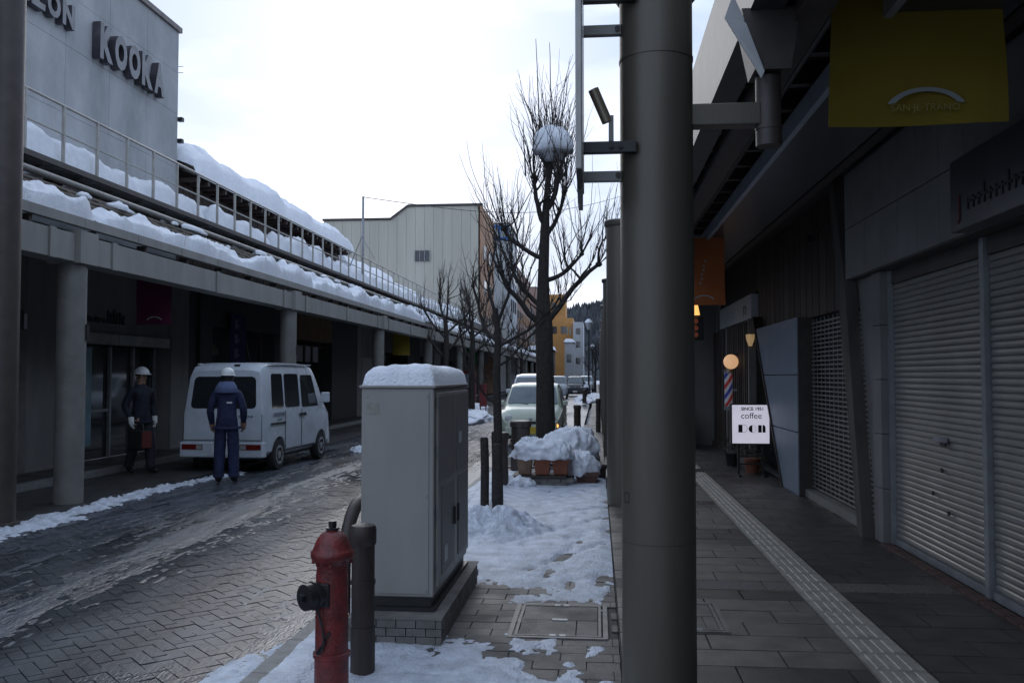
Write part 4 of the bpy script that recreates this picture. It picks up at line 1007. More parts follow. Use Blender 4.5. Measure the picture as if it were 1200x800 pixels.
# hydrant
HY = thing('fire_hydrant', 'red fire hydrant with black side outlet and chain in the foreground', 'hydrant', (-1.32, 4.42, 0))
hx, hy = -1.325, 4.42
MB().lathe([(.105, 0), (.105, .03), (.085, .035), (.085, .20), (.092, .205), (.092, .225), (.082, .23), (.080, .60), (.076, .64), (.079, .66)], (hx, hy, 0), 32).build('barrel', RED, HY, smooth=35)
bn = MB().lathe([(.082, .661), (.10, .685), (.107, .70), (.107, .72), (.099, .728), (.091, .745), (.083, .768), (.072, .79), (.055, .81), (.036, .822), (.028, .825), (.028, .83)], (hx, hy, 0), 32).build('bonnet', RED, HY, smooth=45)
MB().lathe([(.036, .831), (.036, .840), (.030, .841)], (hx, hy, 0), 8).build('nut_flange', BLACK, bn)
MB().lathe([(.020, .842), (.022, .87), (.019, .872)], (hx, hy, 0), 5).build('operating_nut', BLACK, bn)
ang = R(205)
dv = Vector((-.60, -.80, 0)).normalized()
ot = MB().tube([Vector((hx, hy, .52)) + dv * q for q in (.06, .10, .101, .118, .119, .165, .166)], [.062, .062, .07, .07, .064, .064, .03], 20).build('outlet_cap', BLACK, HY, smooth=35)
MB().tube([Vector((hx, hy, .52)) + dv * q for q in (.165, .19)], [.022, .02], 5).build('cap_nut', BLACK, ot)
MB().box(hx - .085, hx + .012, hy - .094, hy - .05, .465, .58).build('outlet_plate', BLACK, HY, bevel=.006)
ch = [Vector((hx - .045, hy - .085, .46)) + Vector((.035 * math.sin(q * 3.14) + .0 * q, -.012, -.22 * math.sin(q * math.pi * .5) * 1.0)) for q in [i / 12 for i in range(13)]]
ch += [Vector((hx - .045 + .02 * i, hy - .088, .24 + .035 * i)) for i in range(1, 4)]
links_ = MB()
for i in range(len(ch) - 1): links_.bar(ch[i], ch[i + 1], .012 if i % 2 else .006, .006 if i % 2 else .012)
links_.build('chain', BLACK, HY)

for k in range(8):
    a = k * math.pi / 4 + .2
    MB().lathe([(.008, .684), (.008, .700)], (hx + .094 * math.cos(a), hy + .094 * math.sin(a), -.022), 6).build('flange_bolt', RED, HY)
MB().lathe([(.084, .40), (.084, .408)], (hx, hy, 0), 32).build('cast_ring', RED, HY, smooth=35)
def bollard(name, label, x, y, h, r, zb=0., mat=None, band=True):
    t = thing(name, label, 'bollard', (x, y, zb)); m = mat or BROWNB
    MB().lathe([(r, 0), (r, h * .32)], (x, y, zb), 24).build('lower_shaft', m, t, smooth=40)
    MB().lathe([(r * .94, h * .321), (r * .94, h * .86)], (x, y, zb), 24).build('shaft', m, t, smooth=40)
    MB().lathe([(r * 1.0, h * .861), (r * 1.07, h * .87), (r * 1.07, h * .965), (r * .96, h * .99), (r * .6, h)], (x, y, zb), 24).build('cap', m, t, smooth=40)
    if band: MB().lathe([(r * 1.02, h * .60), (r * 1.02, h * .63)], (x, y, zb), 24).build('ring', m, t, smooth=40)
    return t
bollard('steel_bollard', 'dark brown bollard close behind the red hydrant', -1.262, 4.78, .80, .066)
t = thing('hoop_barrier', 'dark metal hoop rail behind the hydrant beside the cabinet', 'barrier', (-1.62, 5.6, 0))
MB().tube([(-1.66, 5.80, 0)] + [(-1.66, 6.2 - .40 * math.cos(math.pi * q / 14), .32 + .40 * math.sin(math.pi * q / 14)) for q in range(15)] + [(-1.66, 6.6, 0)], .045, 12).build('hoop', BROWNB, t, smooth=60)
bollard('steel_bollard', 'dark brown bollard beside the small staked tree', -1.36, 12.7, .80, .10)
bollard('steel_bollard', 'dark bollard right in front of the pale green car', -1.30, 15.2, .84, .17)
bollard('steel_bollard', 'slim bollard standing past the planters at right of car', -.55, 24.6, .80, .10)
bollard('steel_bollard', 'dark bollard half hidden next to second column far along', .02, 25.6, .95, .07)

# pots, planters
def brick_shelf(name, label, x0, x1, y0, y1, z):
    t = thing(name, label, 'brick stand', ((x0 + x1) / 2, y0, 0))
    me = MB().box(.004, .186, .004, .086, 0, .056).mesh('brick')
    for lv in range(2):
        i = 0; xx = x0 - (.095 if lv else 0)
        while xx < x1 - .05:
            for yy in (y0, y1 - .09):
                piece('brick', me, BRICKG, t, (max(xx, x0), yy, lv * .06 + .002))
            xx += .19
    MB().box(x0 - .03, x1 + .03, y0 - .03, y1 + .03, .124, z).build('board', WOOD, t, bevel=.005)
    return t
brick_shelf('brick_stand', 'low stand of grey bricks with a board carrying three pots', -1.20, -.48, 12.95, 13.45, .16)
def pot(label, x, y, z, w, d, h, mat, group=None):
    t = thing('flower_pot', label, 'pot', (x, y, z), group=group)
    MB().add([(x - w * .40, y - d * .40, z), (x + w * .40, y - d * .40, z), (x + w * .40, y + d * .40, z), (x - w * .40, y + d * .40, z),
              (x - w * .5, y - d * .5, z + h), (x + w * .5, y - d * .5, z + h), (x + w * .5, y + d * .5, z + h), (x - w * .5, y + d * .5, z + h)],
             [(0, 3, 2, 1), (4, 5, 6, 7), (0, 1, 5, 4), (1, 2, 6, 5), (2, 3, 7, 6), (3, 0, 4, 7)]).build('body', mat, t, bevel=.012)
    f = MB(); a = .035
    MB().box(x - w * .5 - .012, x + w * .5 + .012, y - d * .5 - .012, y + d * .5 + .012, z + h - .05, z + h + .012).build('rim', mat, t, bevel=.006)
    return t
pot('pale clay pot, leftmost of three under the snow', -1.06, 13.15, .161, .22, .22, .27, TERRA2)
pot('tall terracotta pot in the middle of three under the snow', -.80, 13.12, .161, .25, .24, .31, TERRA)
pot('terracotta pot, rightmost of the three on the stand', -.54, 13.15, .161, .24, .22, .22, TERRA)
pot('low brown trough on the ground right of the three pots', -.16, 13.5, .0, .34, .5, .17, M('brown_trough', (.11, .055, .042), .6, .2, 8))
pot('dark trough behind the low brown trough', -.02, 14.2, .0, .32, .55, .22, M('dark_trough', (.05, .035, .03), .6, .2, 8))
pot('dark trough hidden under the large snow mound', -.32, 14.6, .0, .5, .5, .3, M('dark_trough', ))
def mound(label, cx, cy, zb, rx, ry, h, seed, name='snow_mound', skew=0, mat=None):
    mb = MB(); nu, nv = 56, 18
    for j in range(nv + 1):
        f = j / nv; ph_ = f * math.pi * .5
        for i in range(nu):
            a = 2 * math.pi * i / nu
            k = 1 + .22 * fr(math.cos(a) * 1.2, math.sin(a) * 1.2, seed + f) + .16 * fr(math.cos(a) * 4, math.sin(a) * 4, seed + 3 * f) + .05 * fr(math.cos(a) * 11, math.sin(a) * 11, seed + 6 * f)
            rr = math.cos(ph_) ** .55 if j < nv else 0
            zz = math.sin(ph_) ** .8 * h * (1 + .20 * fr(math.cos(a) * rr * 2.5, math.sin(a) * rr * 2.5, seed + 9)) + .035 * fr(math.cos(a) * rr * 6, math.sin(a) * rr * 6, seed) + .015 * fr(math.cos(a) * rr * 17, math.sin(a) * rr * 17, seed)
            sag = -.04 * max(0, fr(math.cos(a) * 2, math.sin(a) * 2, seed + 20)) if j == 0 else 0
            mb.v.append((cx + rx * rr * k * math.cos(a) + skew * zz, cy + ry * rr * k * math.sin(a), zb + zz + sag))
    for j in range(nv):
        for i in range(nu):
            a = j * nu + i; b = j * nu + (i + 1) % nu
            mb.f.append((a, b, b + nu, a + nu))
    mb.f.append(tuple(reversed(range(nu))))
    return tag(mb.build(name, mat or SNOW, smooth=75), label, 'snow', None, 'stuff')
mound('thick snow slab lying across the three pots', -.80, 13.2, .40, .46, .34, .26, 3)
mound('snow heap on the low brown trough', -.22, 13.55, .15, .26, .34, .30, 8, skew=-.25)
mound('tall snow mound behind the pots at the tree foot', -.42, 14.7, .22, .45, .5, .50, 14)
mound('lump of snow on top of the slab over the pots', -.98, 13.15, .56, .16, .15, .13, 41)
mound('snow lump sliding off right end of the pots', -.52, 13.05, .42, .15, .16, .17, 44)
mound('small snow pile at the foot of the brick stand', -1.2, 12.9, -.02, .3, .25, .16, 17)

# ground snow on the right strip
def gsn_pos(u, v): return ((-1.74 + 1.86 * u, 3.9 + 20 * v, .0005), (0, 0, 1))
def bump_(x, y, cx, cy, rx, ry): return math.exp(-((x - cx) / rx) ** 2 - ((y - cy) / ry) ** 2)
prints = [(random.uniform(-.9, .1), random.uniform(7, 13)) for k in range(26)] + [(-.55, 5.35), (-.35, 5.1), (-.25, 4.85), (-.05, 5.0), (-.62, 4.7), (-.2, 6.9), (-.45, 6.75), (0, 7.0), (-.15, 5.3)]
def gsn_h(u, v):
    x = -1.74 + 1.86 * u; y = 3.9 + 20 * v
    if y > 15.5 and x < -.28: return -.02
    n = fr(x * 1.1, y * .8, 2) * .5 + .35 * fr(x * 4, y * 2.2, 6) + .13 * fr(x * 13, y * 9, 1)
    k_ = min(1, max(0, (y - 6.6) / 1.2))
    n += .28 * fr(x * 22, y * 15, 3, 2) * (1 - .6 * k_)
    h = .019 + .005 * k_ + .028 * n * (1.0 - .5 * k_)
    for (ax, ay, bx, by, w_) in ((-.62, 7.3, .05, 8.6, .05), (-.45, 7.0, -.12, 9.2, .06), (-.9, 8.4, .1, 10.2, .05), (-1.0, 9.9, .1, 11.0, .05), (-.6, 4.2, -.1, 5.4, .10), (-.25, 4.1, .1, 5.2, .10)):
        ex, ey = bx - ax, by - ay; q_ = max(0, min(1, ((x - ax) * ex + (y - ay) * ey) / (ex * ex + ey * ey)))
        dd_ = math.hypot(x - ax - q_ * ex, y - ay - q_ * ey)
        if dd_ < .2: h -= .016 * math.exp(-(dd_ / w_) ** 2) * (1 + fr(x * 7, y * 6, 15))
    h += .20 * bump_(x, y, -1.22, 9.1, .30, .55) * (1 + .35 * fr(x * 5, y * 5, 8) + .25 * fr(x * 16, y * 16, 2)) + .14 * bump_(x, y, -.85, 9.3, .28, .38) * (1 + .4 * fr(x * 6, y * 5, 3) + .28 * fr(x * 18, y * 16, 7)) + .10 * bump_(x, y, -1.45, 11.5, .3, 1.2)
    # swept / melted areas
    h -= .055 * bump_(x, y, -.25, 5.95, .40, .45) + .045 * bump_(x, y, -.85, 6.1, .22, .8) + .008 * bump_(x, y, .12, 6.6, .2, .5)
    h -= .016 * bump_(x, y, -.55, 6.7, .40, .16) + .022 * bump_(x, y, -.2, 5.15, .5, .35) * (1 + 1.5 * fr(x * 5, y * 4, 12))
    if x > .02: h -= .02 * (x - .02) / .1
    if x < -1.55: h += .012
    for (px_, py_) in prints:
        if abs(x - px_) < .12 and abs(y - py_) < .25: h -= .020 * bump_(x, y, px_, py_, .05, .13)
    if y > 14.6: h -= .05 * (y - 14.6)
    return h
field('pavement_snow', 'patchy trodden snow with footprints on the paved strip right of cabinet', 110, 1000, gsn_pos, gsn_h, SNOW_DIRTY, skirt=.01)
# shovelled snow by the kerb left of hydrant
field('kerb_snow', 'thin broken snow along the road edge beside the hydrant', 40, 60, lambda u, v: ((-2.25 + .55 * u, 4.0 + 1.4 * v, RZ + .002), (0, 0, 1)),
      lambda u, v: (.03 + .05 * fr(u * 2, v * 5, 4) + .03 * fr(u * 7, v * 14, 8)) * (u * 1.9 - .25) - .004 - .06 * max(0, v - .6), SNOW_DIRTY, skirt=.01)
# left kerb snow ridge
def lks_pos(u, v): return ((-6.95 + 1.15 * u, 7.4 + 7.4 * v, -.04), (0, 0, 1))
def lks_h(u, v):
    x = -6.95 + 1.15 * u; y = 7.4 + 7.4 * v
    c = -6.32 + .14 * math.sin(y * .9) + .18 * (y - 9) / 5
    w = .34 * (1 - .35 * v) * (1 + .5 * fr(y * 1.3, 2))
    return (.060 * (1 - .5 * v) * (1 + .7 * fr(x * 4, y * 2.5, 3)) + .035 * fr(x * 12, y * 8, 5) + .02 * fr(x * 28, y * 20, 2)) * math.exp(-((x - c) / w) ** 2) - .026 - .03 * max(0, fr(x * 3, y * 2, 9))
field('kerb_snow', 'ridge of shovelled snow along the left kerb by the near pillar', 50, 220, lks_pos, lks_h, SNOW_DIRTY, skirt=.01)
mound('small patch of snow on the road ahead of the white van', -5.1, 19.4, -.06, .32, .5, .10, 23, mat=SNOW_DIRTY)
mound('snow bank at the left kerb beyond the cabinet', -4.75, 32.0, -.06, .9, 3.0, .35, 27)
mound('long snow bank on the far right side by the street lamp', -.35, 60, -.06, 1.1, 8, .4, 31)
mound('low snow bank beside the far left kerb behind trees', -5.7, 40, -.06, .6, 4, .35, 33)

# ------------------------------------------------------------------ trees
def branch(mb, p, d, L, r, lvl, rg, sides, up=.25, wob=.28, kids=(5, 4, 0), rend=.35, segs=7):
    pts = [Vector(p)]; rad = [r]; d = Vector(d).normalized(); step = L / segs; out = []
    for i in range(segs):
        d = (d + Vector((rg.uniform(-1, 1), rg.uniform(-1, 1), rg.uniform(-1, 1))) * wob + Vector((0, 0, up)) * .5).normalized()
        pts.append(pts[-1] + d * step); rad.append(r * (1 - (1 - rend) * (i + 1) / segs)); out.append((pts[-1], d.copy()))
    mb.tube(pts, rad, sides[min(lvl, len(sides) - 1)], cap=lvl < 2)
    return out
def shoots(mb, p, d, n, L, rg, spread=.7, r=.011):
    for k in range(n):
        dd = (Vector(d) * .6 + Vector((rg.uniform(-1, 1), rg.uniform(-1, 1), rg.uniform(-.2, .6))) * spread + Vector((0, 0, .55))).normalized()
        l_ = L * rg.uniform(.45, 1.1)
        o_ = branch(mb, p, dd, l_, r * rg.uniform(.7, 1.2), 2, rg, (6, 5, 4), up=.22, wob=.16, rend=.25, segs=8)
        for (q, dq) in o_[1:5]:
            if rg.random() < .55:
                d2 = (dq + Vector((rg.uniform(-1, 1), rg.uniform(-1, 1), rg.uniform(-.2, .5)))).normalized()
                branch(mb, q, d2, l_ * rg.uniform(.15, .4), r * .5, 3, rg, (6, 5, 3, 3), up=.2, wob=.15, rend=.3, segs=4)
def knot(mb, p, r, rg):
    mb.lathe([(r * .5, -r * .7), (r, -r * .2), (r * .95, r * .3), (r * .4, r * .75)], p, 7)
def tree(name, label, loc, trunk, limbs, seed, shoot_n, shoot_L, twig_r=.011, twigs=1.0):
    t = thing(name, label, 'tree', loc); rg = random.Random(seed); b = Vector(loc)
    tr = MB(); pts = [b + Vector(p) for p, r in trunk]; tr.tube(pts, [r for p, r in trunk], 12)
    tr.build('trunk', BARK, t, smooth=60)
    for (p, d, L, r, subs) in limbs:
        lm = MB(); tw = MB()
        o_ = branch(lm, b + Vector(p), d, L, r, 0, rg, (8, 6, 4), up=.2, wob=.22, rend=.55)
        for (q, dq) in o_[2:]:
            for k in range(subs):
                if rg.random() < .75:
                    d2 = (dq * .4 + Vector((rg.uniform(-1, 1), rg.uniform(-1, 1), rg.uniform(-.1, .6)))).normalized()
                    L2 = L * rg.uniform(.25, .5)
                    o2 = branch(lm, q, d2, L2, r * .45, 1, rg, (8, 6, 4), up=.25, wob=.3, rend=.5, segs=5)
                    knot(lm, o2[-1][0], r * .5, rg)
                    shoots(tw, o2[-1][0], o2[-1][1], max(1, int(shoot_n * twigs * .6)), shoot_L * .7, rg, r=twig_r)
        knot(lm, o_[-1][0], r * 1.1, rg)
        shoots(tw, o_[-1][0], o_[-1][1], int(shoot_n * twigs), shoot_L, rg, r=twig_r)
        for (q, dq) in o_[1:-1]:
            shoots(tw, q, dq, 2, shoot_L * .55, rg, r=twig_r * .85)
        lo = lm.build('limb', BARK, t, smooth=60)
        tw.build('twigs', TWIG, lo)
    return t
# main tree
MT = (-.93, 16.0, 0)
tree('street_tree', 'tall bare pollarded street tree holding a ball of snow', MT,
     [((0, 0, -.05), .22), ((.01, 0, .3), .18), ((.0, 0, 1.5), .16), ((-.02, 0, 2.5), .155), ((-.03, 0, 2.8), .125), ((-.03, 0, 3.4), .10), ((.0, 0, 4.2), .085), ((.02, 0, 4.6), .065), ((.06, 0, 5.1), .052), ((.09, 0, 5.4), .075), ((.09, 0, 5.5), .05)],
     [((-.02, 0, 2.45), (-.75, .1, .8), 1.3, .06, 1), ((0, 0, 2.5), (.75, -.1, .75), 1.5, .06, 1), ((-.02, 0, 2.75), (-.6, .6, .6), 1.2, .05, 1),
      ((.02, 0, 3.3), (.8, .3, .35), .9, .045, 1), ((-.05, 0, 3.7), (-.8, -.2, .4), .9, .045, 1), ((.02, 0, 4.1), (.6, -.4, .5), .9, .045, 1),
      ((0, 0, 4.3), (-.55, 0, .9), .9, .055, 1), ((.05, 0, 4.6), (.5, .3, .8), .7, .055, 1), ((.09, 0, 5.3), (-.5, .3, .8), .35, .05, 0), ((.09, 0, 5.3), (.6, -.3, .8), .35, .05, 0), ((.09, 0, 5.35), (.1, .5, .9), .3, .05, 0),
      ((.09, 0, 5.4), (.05, -.2, 1), .25, .045, 0)], 4, 8, 1.7, twig_r=.010)
spg = thing('water_shoots', 'two long upright shoots rising out of the tree top', 'shoots', (-.84, 16, 5.4)) if False else None
lt = MB(); rg = random.Random(12)
for (px_, pz, L) in ((-.08, 5.5, 2.2), (.16, 5.5, 2.15), (-.2, 5.3, 1.3), (.05, 5.5, 1.2), (.3, 5.4, 1.0), (-.35, 5.2, 1.0)):
    branch(lt, Vector(MT) + Vector((px_, .02, pz)), (px_ * .15, 0, 1), L, .017, 1, rg, (6, 5, 4), up=.3, wob=.04, rend=.3, segs=8)
mt = [o for o in bpy.data.objects if o.name == 'street_tree'][0]
lt.build('upright_shoots', TWIG, mt)
def ball(label, c, r, seed):
    mb = MB(); n, m = 28, 16
    for j in range(m + 1):
        ph_ = math.pi * j / m
        for i in range(n):
            a = 2 * math.pi * i / n; d = Vector((math.sin(ph_) * math.cos(a), math.sin(ph_) * math.sin(a), -math.cos(ph_)))
            k = 1 + .16 * fr(d.x * 1.3, d.y * 1.3, d.z * 1.3 + seed) + .05 * fr(d.x * 5, d.y * 5, d.z * 5)
            if d.z < -.5: k *= .85
            mb.v.append(tuple(Vector(c) + d * r * k))
    for j in range(m):
        for i in range(n):
            a = j * n + i; b = j * n + (i + 1) % n; mb.f.append((a, b, b + n, a + n))
    return tag(mb.build('snow_ball', SNOW, smooth=75), label, 'snow', None, 'stuff')
ball('ball of snow caught in the crown of the tall tree', (-.78, 15.98, 5.74), .36, 3)
# small staked tree
tree('street_tree', 'slender bare tree tied between dark stakes near the cabinet', (-1.18, 10.65, 0),
     [((0, 0, -.05), .065), ((.0, 0, .8), .052), ((-.02, 0, 1.6), .046), ((.0, 0, 2.1), .04), ((-.04, 0, 2.4), .034)],
     [((0, 0, 1.25), (-.8, .1, .5), .55, .018, 1), ((0, 0, 1.95), (.9, .1, .45), .95, .022, 1), ((-.01, 0, 2.0), (-.55, .2, .8), .8, .025, 1), ((0, 0, 2.25), (.45, -.2, .9), .55, .022, 1), ((-.04, 0, 2.35), (-.3, .1, .9), .5, .022, 1), ((-.02, 0, 1.7), (.7, -.3, .5), .8, .018, 1)], 9, 5, .55, twig_r=.0055)
for k, (sx_, sy_, hh_, rr_) in enumerate(((-1.33, 10.55, .87, .052), (-1.24, 10.85, .92, .045), (-1.17, 10.45, .80, .06))):
    lab = ['dark wooden stake, leftmost at the small tree', 'dark wooden stake behind the small tree', 'thick dark wooden stake right in front of the small tree'][k]
    t = thing('tree_stake', lab, 'stake', (sx_, sy_, 0), group='stakes around the small tree')
    MB().tube([(sx_, sy_, -.03), (sx_ + .005, sy_, hh_ * .6), (sx_ - .004, sy_, hh_ - .02), (sx_ - .004, sy_, hh_)], [rr_, rr_ * .97, rr_ * .95, rr_ * .8], 12).build('post', BARK, t, smooth=50)
def lefttree(label, loc, seed, s=1.):
    tree('street_tree', label, loc, [((0, 0, -.1), .15 * s), ((0, 0, 1.5), .12 * s), ((.05, 0, 3.0 * s), .10 * s), ((0, 0, 3.8 * s), .08 * s)],
         [((0, 0, 2.3 * s), (-.8, 0, .6), 1.5 * s, .06, 1), ((0, 0, 2.5 * s), (.8, .2, .6), 1.5 * s, .06, 1), ((.05, 0, 3. * s), (-.4, -.6, .8), 1.4 * s, .05, 1), ((.03, 0, 3.2 * s), (.5, .5, .8), 1.4 * s, .05, 1), ((0, 0, 3.7 * s), (-.3, .2, 1), 1.2 * s, .05, 1), ((0, 0, 3.7 * s), (.35, -.2, 1), 1.2 * s, .05, 1)],
         seed, 6, 1.3 * s, twig_r=.014)
lefttree('bare tree at the left kerb just right of the cabinet top', (-5.9, 34.5, 0), 21)
lefttree('bare tree at left kerb, second along behind the slender tree', (-5.35, 38, 0), 33)
lefttree('bare tree farther along the left kerb, third in the row', (-5.6, 50, 0), 37)
lefttree('bare tree far up the street on the left, fourth in the row', (-5.6, 66, 0), 41, .9)
lefttree('bare tree far up the street at right near lamp', (-.2, 84, 0), 43, .8)

# far street lamp, sign posts, motorbike
def street_lamp(label, x, y, h):
    t = thing('street_lamp', label, 'street lamp', (x, y, 0), group='street lamps')
    MB().tube([(x, y, -.05), (x, y, .9), (x, y, .91), (x, y, h)], [.13, .12, .07, .05], 10).build('post', BLACK, t, smooth=50)
    MB().lathe([(.10, 0), (.24, .45), (.26, .46), (.1, .62)], (x, y, h), 10).build('lantern', M('lantern_glass', (.4, .42, .44), .3, .1, 9), t)
    MB().lathe([(.27, .47), (.22, .6), (.08, .72), (.01, .74)], (x, y, h), 10).build('snow_cap', SNOW, t, smooth=60)
    return t
street_lamp('dark street lamp with snow-capped lantern at far right of street', -.58, 61, 4.7)
street_lamp('dark street lamp far up the left side before the orange building', -5.4, 92, 3.9)
street_lamp('dark street lamp farthest up the street on right', -.5, 96, 4.2)
bollard('steel_bollard', 'small dark bollard far along beside the snow bank', -.75, 52, .8, .12)
t = thing('vending_machine', 'red vending machine under the left canopy behind the trees', 'vending machine', (-7.2, 50, 0))
MB().box(-7.7, -6.8, 49.6, 50.3, 0, 1.85).build('cabinet', M('vending_red', (.16, .012, .012), .4, .1, 5), t, bevel=.02)
MB().box(-7.62, -6.88, 49.57, 49.598, .9, 1.7).build('display', M('vending_glass', (.25, .27, .3), .15, .2, 9), t); MB().box(-7.5, -7.0, 49.57, 49.598, .2, .4).build('outlet', BLACK, t)
t = thing('red_board', 'small red board at the left kerb seen past the staked tree', 'sign', (-4.6, 36, 0))
MB().box(-4.75, -4.45, 36, 36.05, .35, 1.25).build('board', M('vending_red', ), t); MB().box(-4.73, -4.69, 36.0, 36.05, -.05, .35).box(-4.51, -4.47, 36.0, 36.05, -.05, .35).build('legs', BLACK, t)

# ------------------------------------------------------------------ vehicles (local coordinates, front towards +Y)
def car_body(st, wheels, wr_):
    mb = MB(); n = 0
    for (y, w, zb, zbelt, zt, wt) in st:
        half = [(w - .10, zb), (w - .015, zb + .10), (w, zb + .3 * (zbelt - zb) + .1), (w - .012, zbelt), (w - .012 + (wt - w + .012) * .9, zbelt + (zt - .07 - zbelt) * .9), (wt - .035, zt - .035), (wt - .16, zt - .006), (wt * .45, zt)]
        ring = [(x, y, z) for x, z in half] + [(-x, y, z) for x, z in reversed(half)]
        n = len(ring); mb.v += ring
    for i in range(len(st) - 1):
        for j in range(n):
            a = i * n + j; b = i * n + (j + 1) % n; mb.f.append((a, b, b + n, a + n))
    mb.f.append(tuple(range(n))[::-1]); e = (len(st) - 1) * n; mb.f.append(tuple(e + j for j in range(n)))
    me = mb.mesh('body')
    bo = bpy.data.objects.new('tmp', me); col.objects.link(bo); cut_ = []
    for (wx, wy) in wheels:
        c = MB().lathe([(wr_ * 1.16, -.17), (wr_ * 1.16, .17)], (wx, wy, wr_), 28, 'X').mesh('cut')
        co = bpy.data.objects.new('cut', c); col.objects.link(co); cut_.append(co)
        m = bo.modifiers.new('b', 'BOOLEAN'); m.operation = 'DIFFERENCE'; m.object = co; m.solver = 'EXACT'
    dg = bpy.context.evaluated_depsgraph_get(); out = bpy.data.meshes.new_from_object(bo.evaluated_get(dg))
    for c in cut_: bpy.data.objects.remove(c)
    bpy.data.objects.remove(bo)
    out.name = 'body'
    return out
def interp(st, y):
    for i in range(len(st) - 1):
        if st[i][0] <= y <= st[i + 1][0]:
            f = (y - st[i][0]) / (st[i + 1][0] - st[i][0]); return [a + (b - a) * f for a, b in zip(st[i], st[i + 1])]
    return st[0] if y < st[0][0] else st[-1]
def side_x(st, y, z):
    _, w, zb, zbelt, zt, wt = interp(st, y)
    if z <= zbelt: return w
    f = min(1, (z - zbelt) / max(.01, (zt - .07 - zbelt)))
    return w - .012 + (wt - w + .012) * f
def chamfer(poly, c):
    out = []; n = len(poly)
    for i in range(n):
        p, a, b = [Vector(q) for q in (poly[i], poly[i - 1], poly[(i + 1) % n])]
        out += [p + (a - p).normalized() * c, p + ((a - p).normalized() + (b - p).normalized()) * c * .28, p + (b - p).normalized() * c]
    return out
def pane(poly, off, th=.006, c=.05):
    poly = chamfer(poly, c); off = Vector(off).normalized(); n = len(poly)
    return MB().add([p + off * .007 for p in poly] + [p - off * .004 for p in poly], [tuple(range(n)), tuple(range(n, 2 * n))[::-1]] + [(i, (i + 1) % n, n + (i + 1) % n, n + i) for i in range(n)])
def side_panes(t, st, spec, glass, parent=None):
    for s in (-1, 1):
        for (y0, y1, z0, z1, y0t, y1t) in spec:
            P_ = [(s * side_x(st, y0, z0), y0, z0), (s * side_x(st, y1, z0), y1, z0), (s * side_x(st, y1t, z1), y1t, z1), (s * side_x(st, y0t, z1), y0t, z1)]
            pane(P_, (s, 0, .12)).build('side_window', glass, t)
def wheel(t, x, y, r, w=.15, rimm=None):
    s = 1 if x > 0 else -1
    wl_ = MB().lathe([(r * .6, -w / 2), (r * .93, -w / 2), (r, -w / 2 + .03), (r, w / 2 - .03), (r * .93, w / 2), (r * .6, w / 2)], (x, y, r), 24, 'X').build('wheel', TYRE, t, smooth=40)
    xo = x + s * (w / 2 + .001)
    MB().lathe([(r * .62, -.02), (r * .62, .008), (r * .5, .004), (r * .32, -.01), (r * .16, .012), (.01, .014)] if s > 0 else [(r * .62, .02), (r * .62, -.008), (r * .5, -.004), (r * .32, .01), (r * .16, -.012), (.01, -.014)], (xo, y, r), 20, 'X').build('rim', rimm or RIM, wl_, smooth=50)
    for k in range(6):
        a = k * math.pi / 3; rr = r * .42
        MB().lathe([(.018, -.006), (.018, .008)], (xo + s * .004, y + rr * math.cos(a), r + rr * math.sin(a)), 8, 'X').build('rim_hole', BLKPL, wl_)
def strip(t, name, pts, w, mat, th=.004):
    mb = MB()
    for i in range(len(pts) - 1): mb.bar(pts[i], pts[i + 1], w, w)
    return mb.build(name, mat, t)

# --- white van
VAN = thing('white_van', 'white boxy kei van parked under the left canopy, rear to camera', 'van', (-6.25, 16.35, -.05), R(-2), world=False)
vst = [(-1.70, .70, .30, .98, 1.00, .66), (-1.67, .725, .27, .98, 1.18, .68), (-1.59, .735, .25, .98, 1.74, .64), (-1.50, .735, .25, .98, 1.83, .64), (-1.30, .737, .25, .98, 1.87, .645), (-.4, .737, .25, .98, 1.885, .65), (.55, .737, .25, .98, 1.875, .645), (.85, .737, .25, .98, 1.82, .64), (1.0, .737, .25, .98, 1.72, .64), (1.45, .735, .25, .96, 1.14, .67), (1.60, .72, .27, .88, .98, .66), (1.68, .70, .28, .70, .80, .62), (1.70, .66, .30, .60, .66, .60)]
WV = [(.66, -1.02), (-.66, -1.02), (.66, 1.13), (-.66, 1.13)]
bo = link('body', car_body(vst, WV, .27), VANW, VAN, smooth=32, bevel=.022)
for x, y in WV: wheel(VAN, x + (.0), y, .27)
MB().box(-.55, .55, -1.4, 1.4, .20, .34).build('underbody', BLKPL, VAN)
side_panes(VAN, vst, [(-1.32, -.80, 1.08, 1.68, -1.26, -.78), (-.72, -.02, 1.08, 1.68, -.70, -.02), (.10, .98, 1.06, 1.66, .10, .72)], GLASSD)
rw = [(-.585, -1.679, 1.09), (.585, -1.679, 1.09), (.545, -1.600, 1.63), (-.545, -1.600, 1.63)]
pw_ = pane(rw, (0, -1, .15), c=.07).build('rear_window', GLASSD, VAN)
strip(VAN, 'rear_wiper', [(.05, -1.70, 1.11), (.42, -1.70, 1.14)], .014, BLKPL)
ws = [(-.60, 1.40, 1.20), (.60, 1.40, 1.20), (.56, 1.06, 1.68), (-.56, 1.06, 1.68)]
pane(ws, (0, .8, .6), c=.06).build('windscreen', GLASSD, VAN)
MB().box(-.745, .745, -1.745, -1.60, .27, .53).build('rear_bumper', VANW, VAN, bevel=.025)
MB().box(-.70, .70, 1.62, 1.735, .27, .52).build('front_bumper', VANW, VAN, bevel=.025)
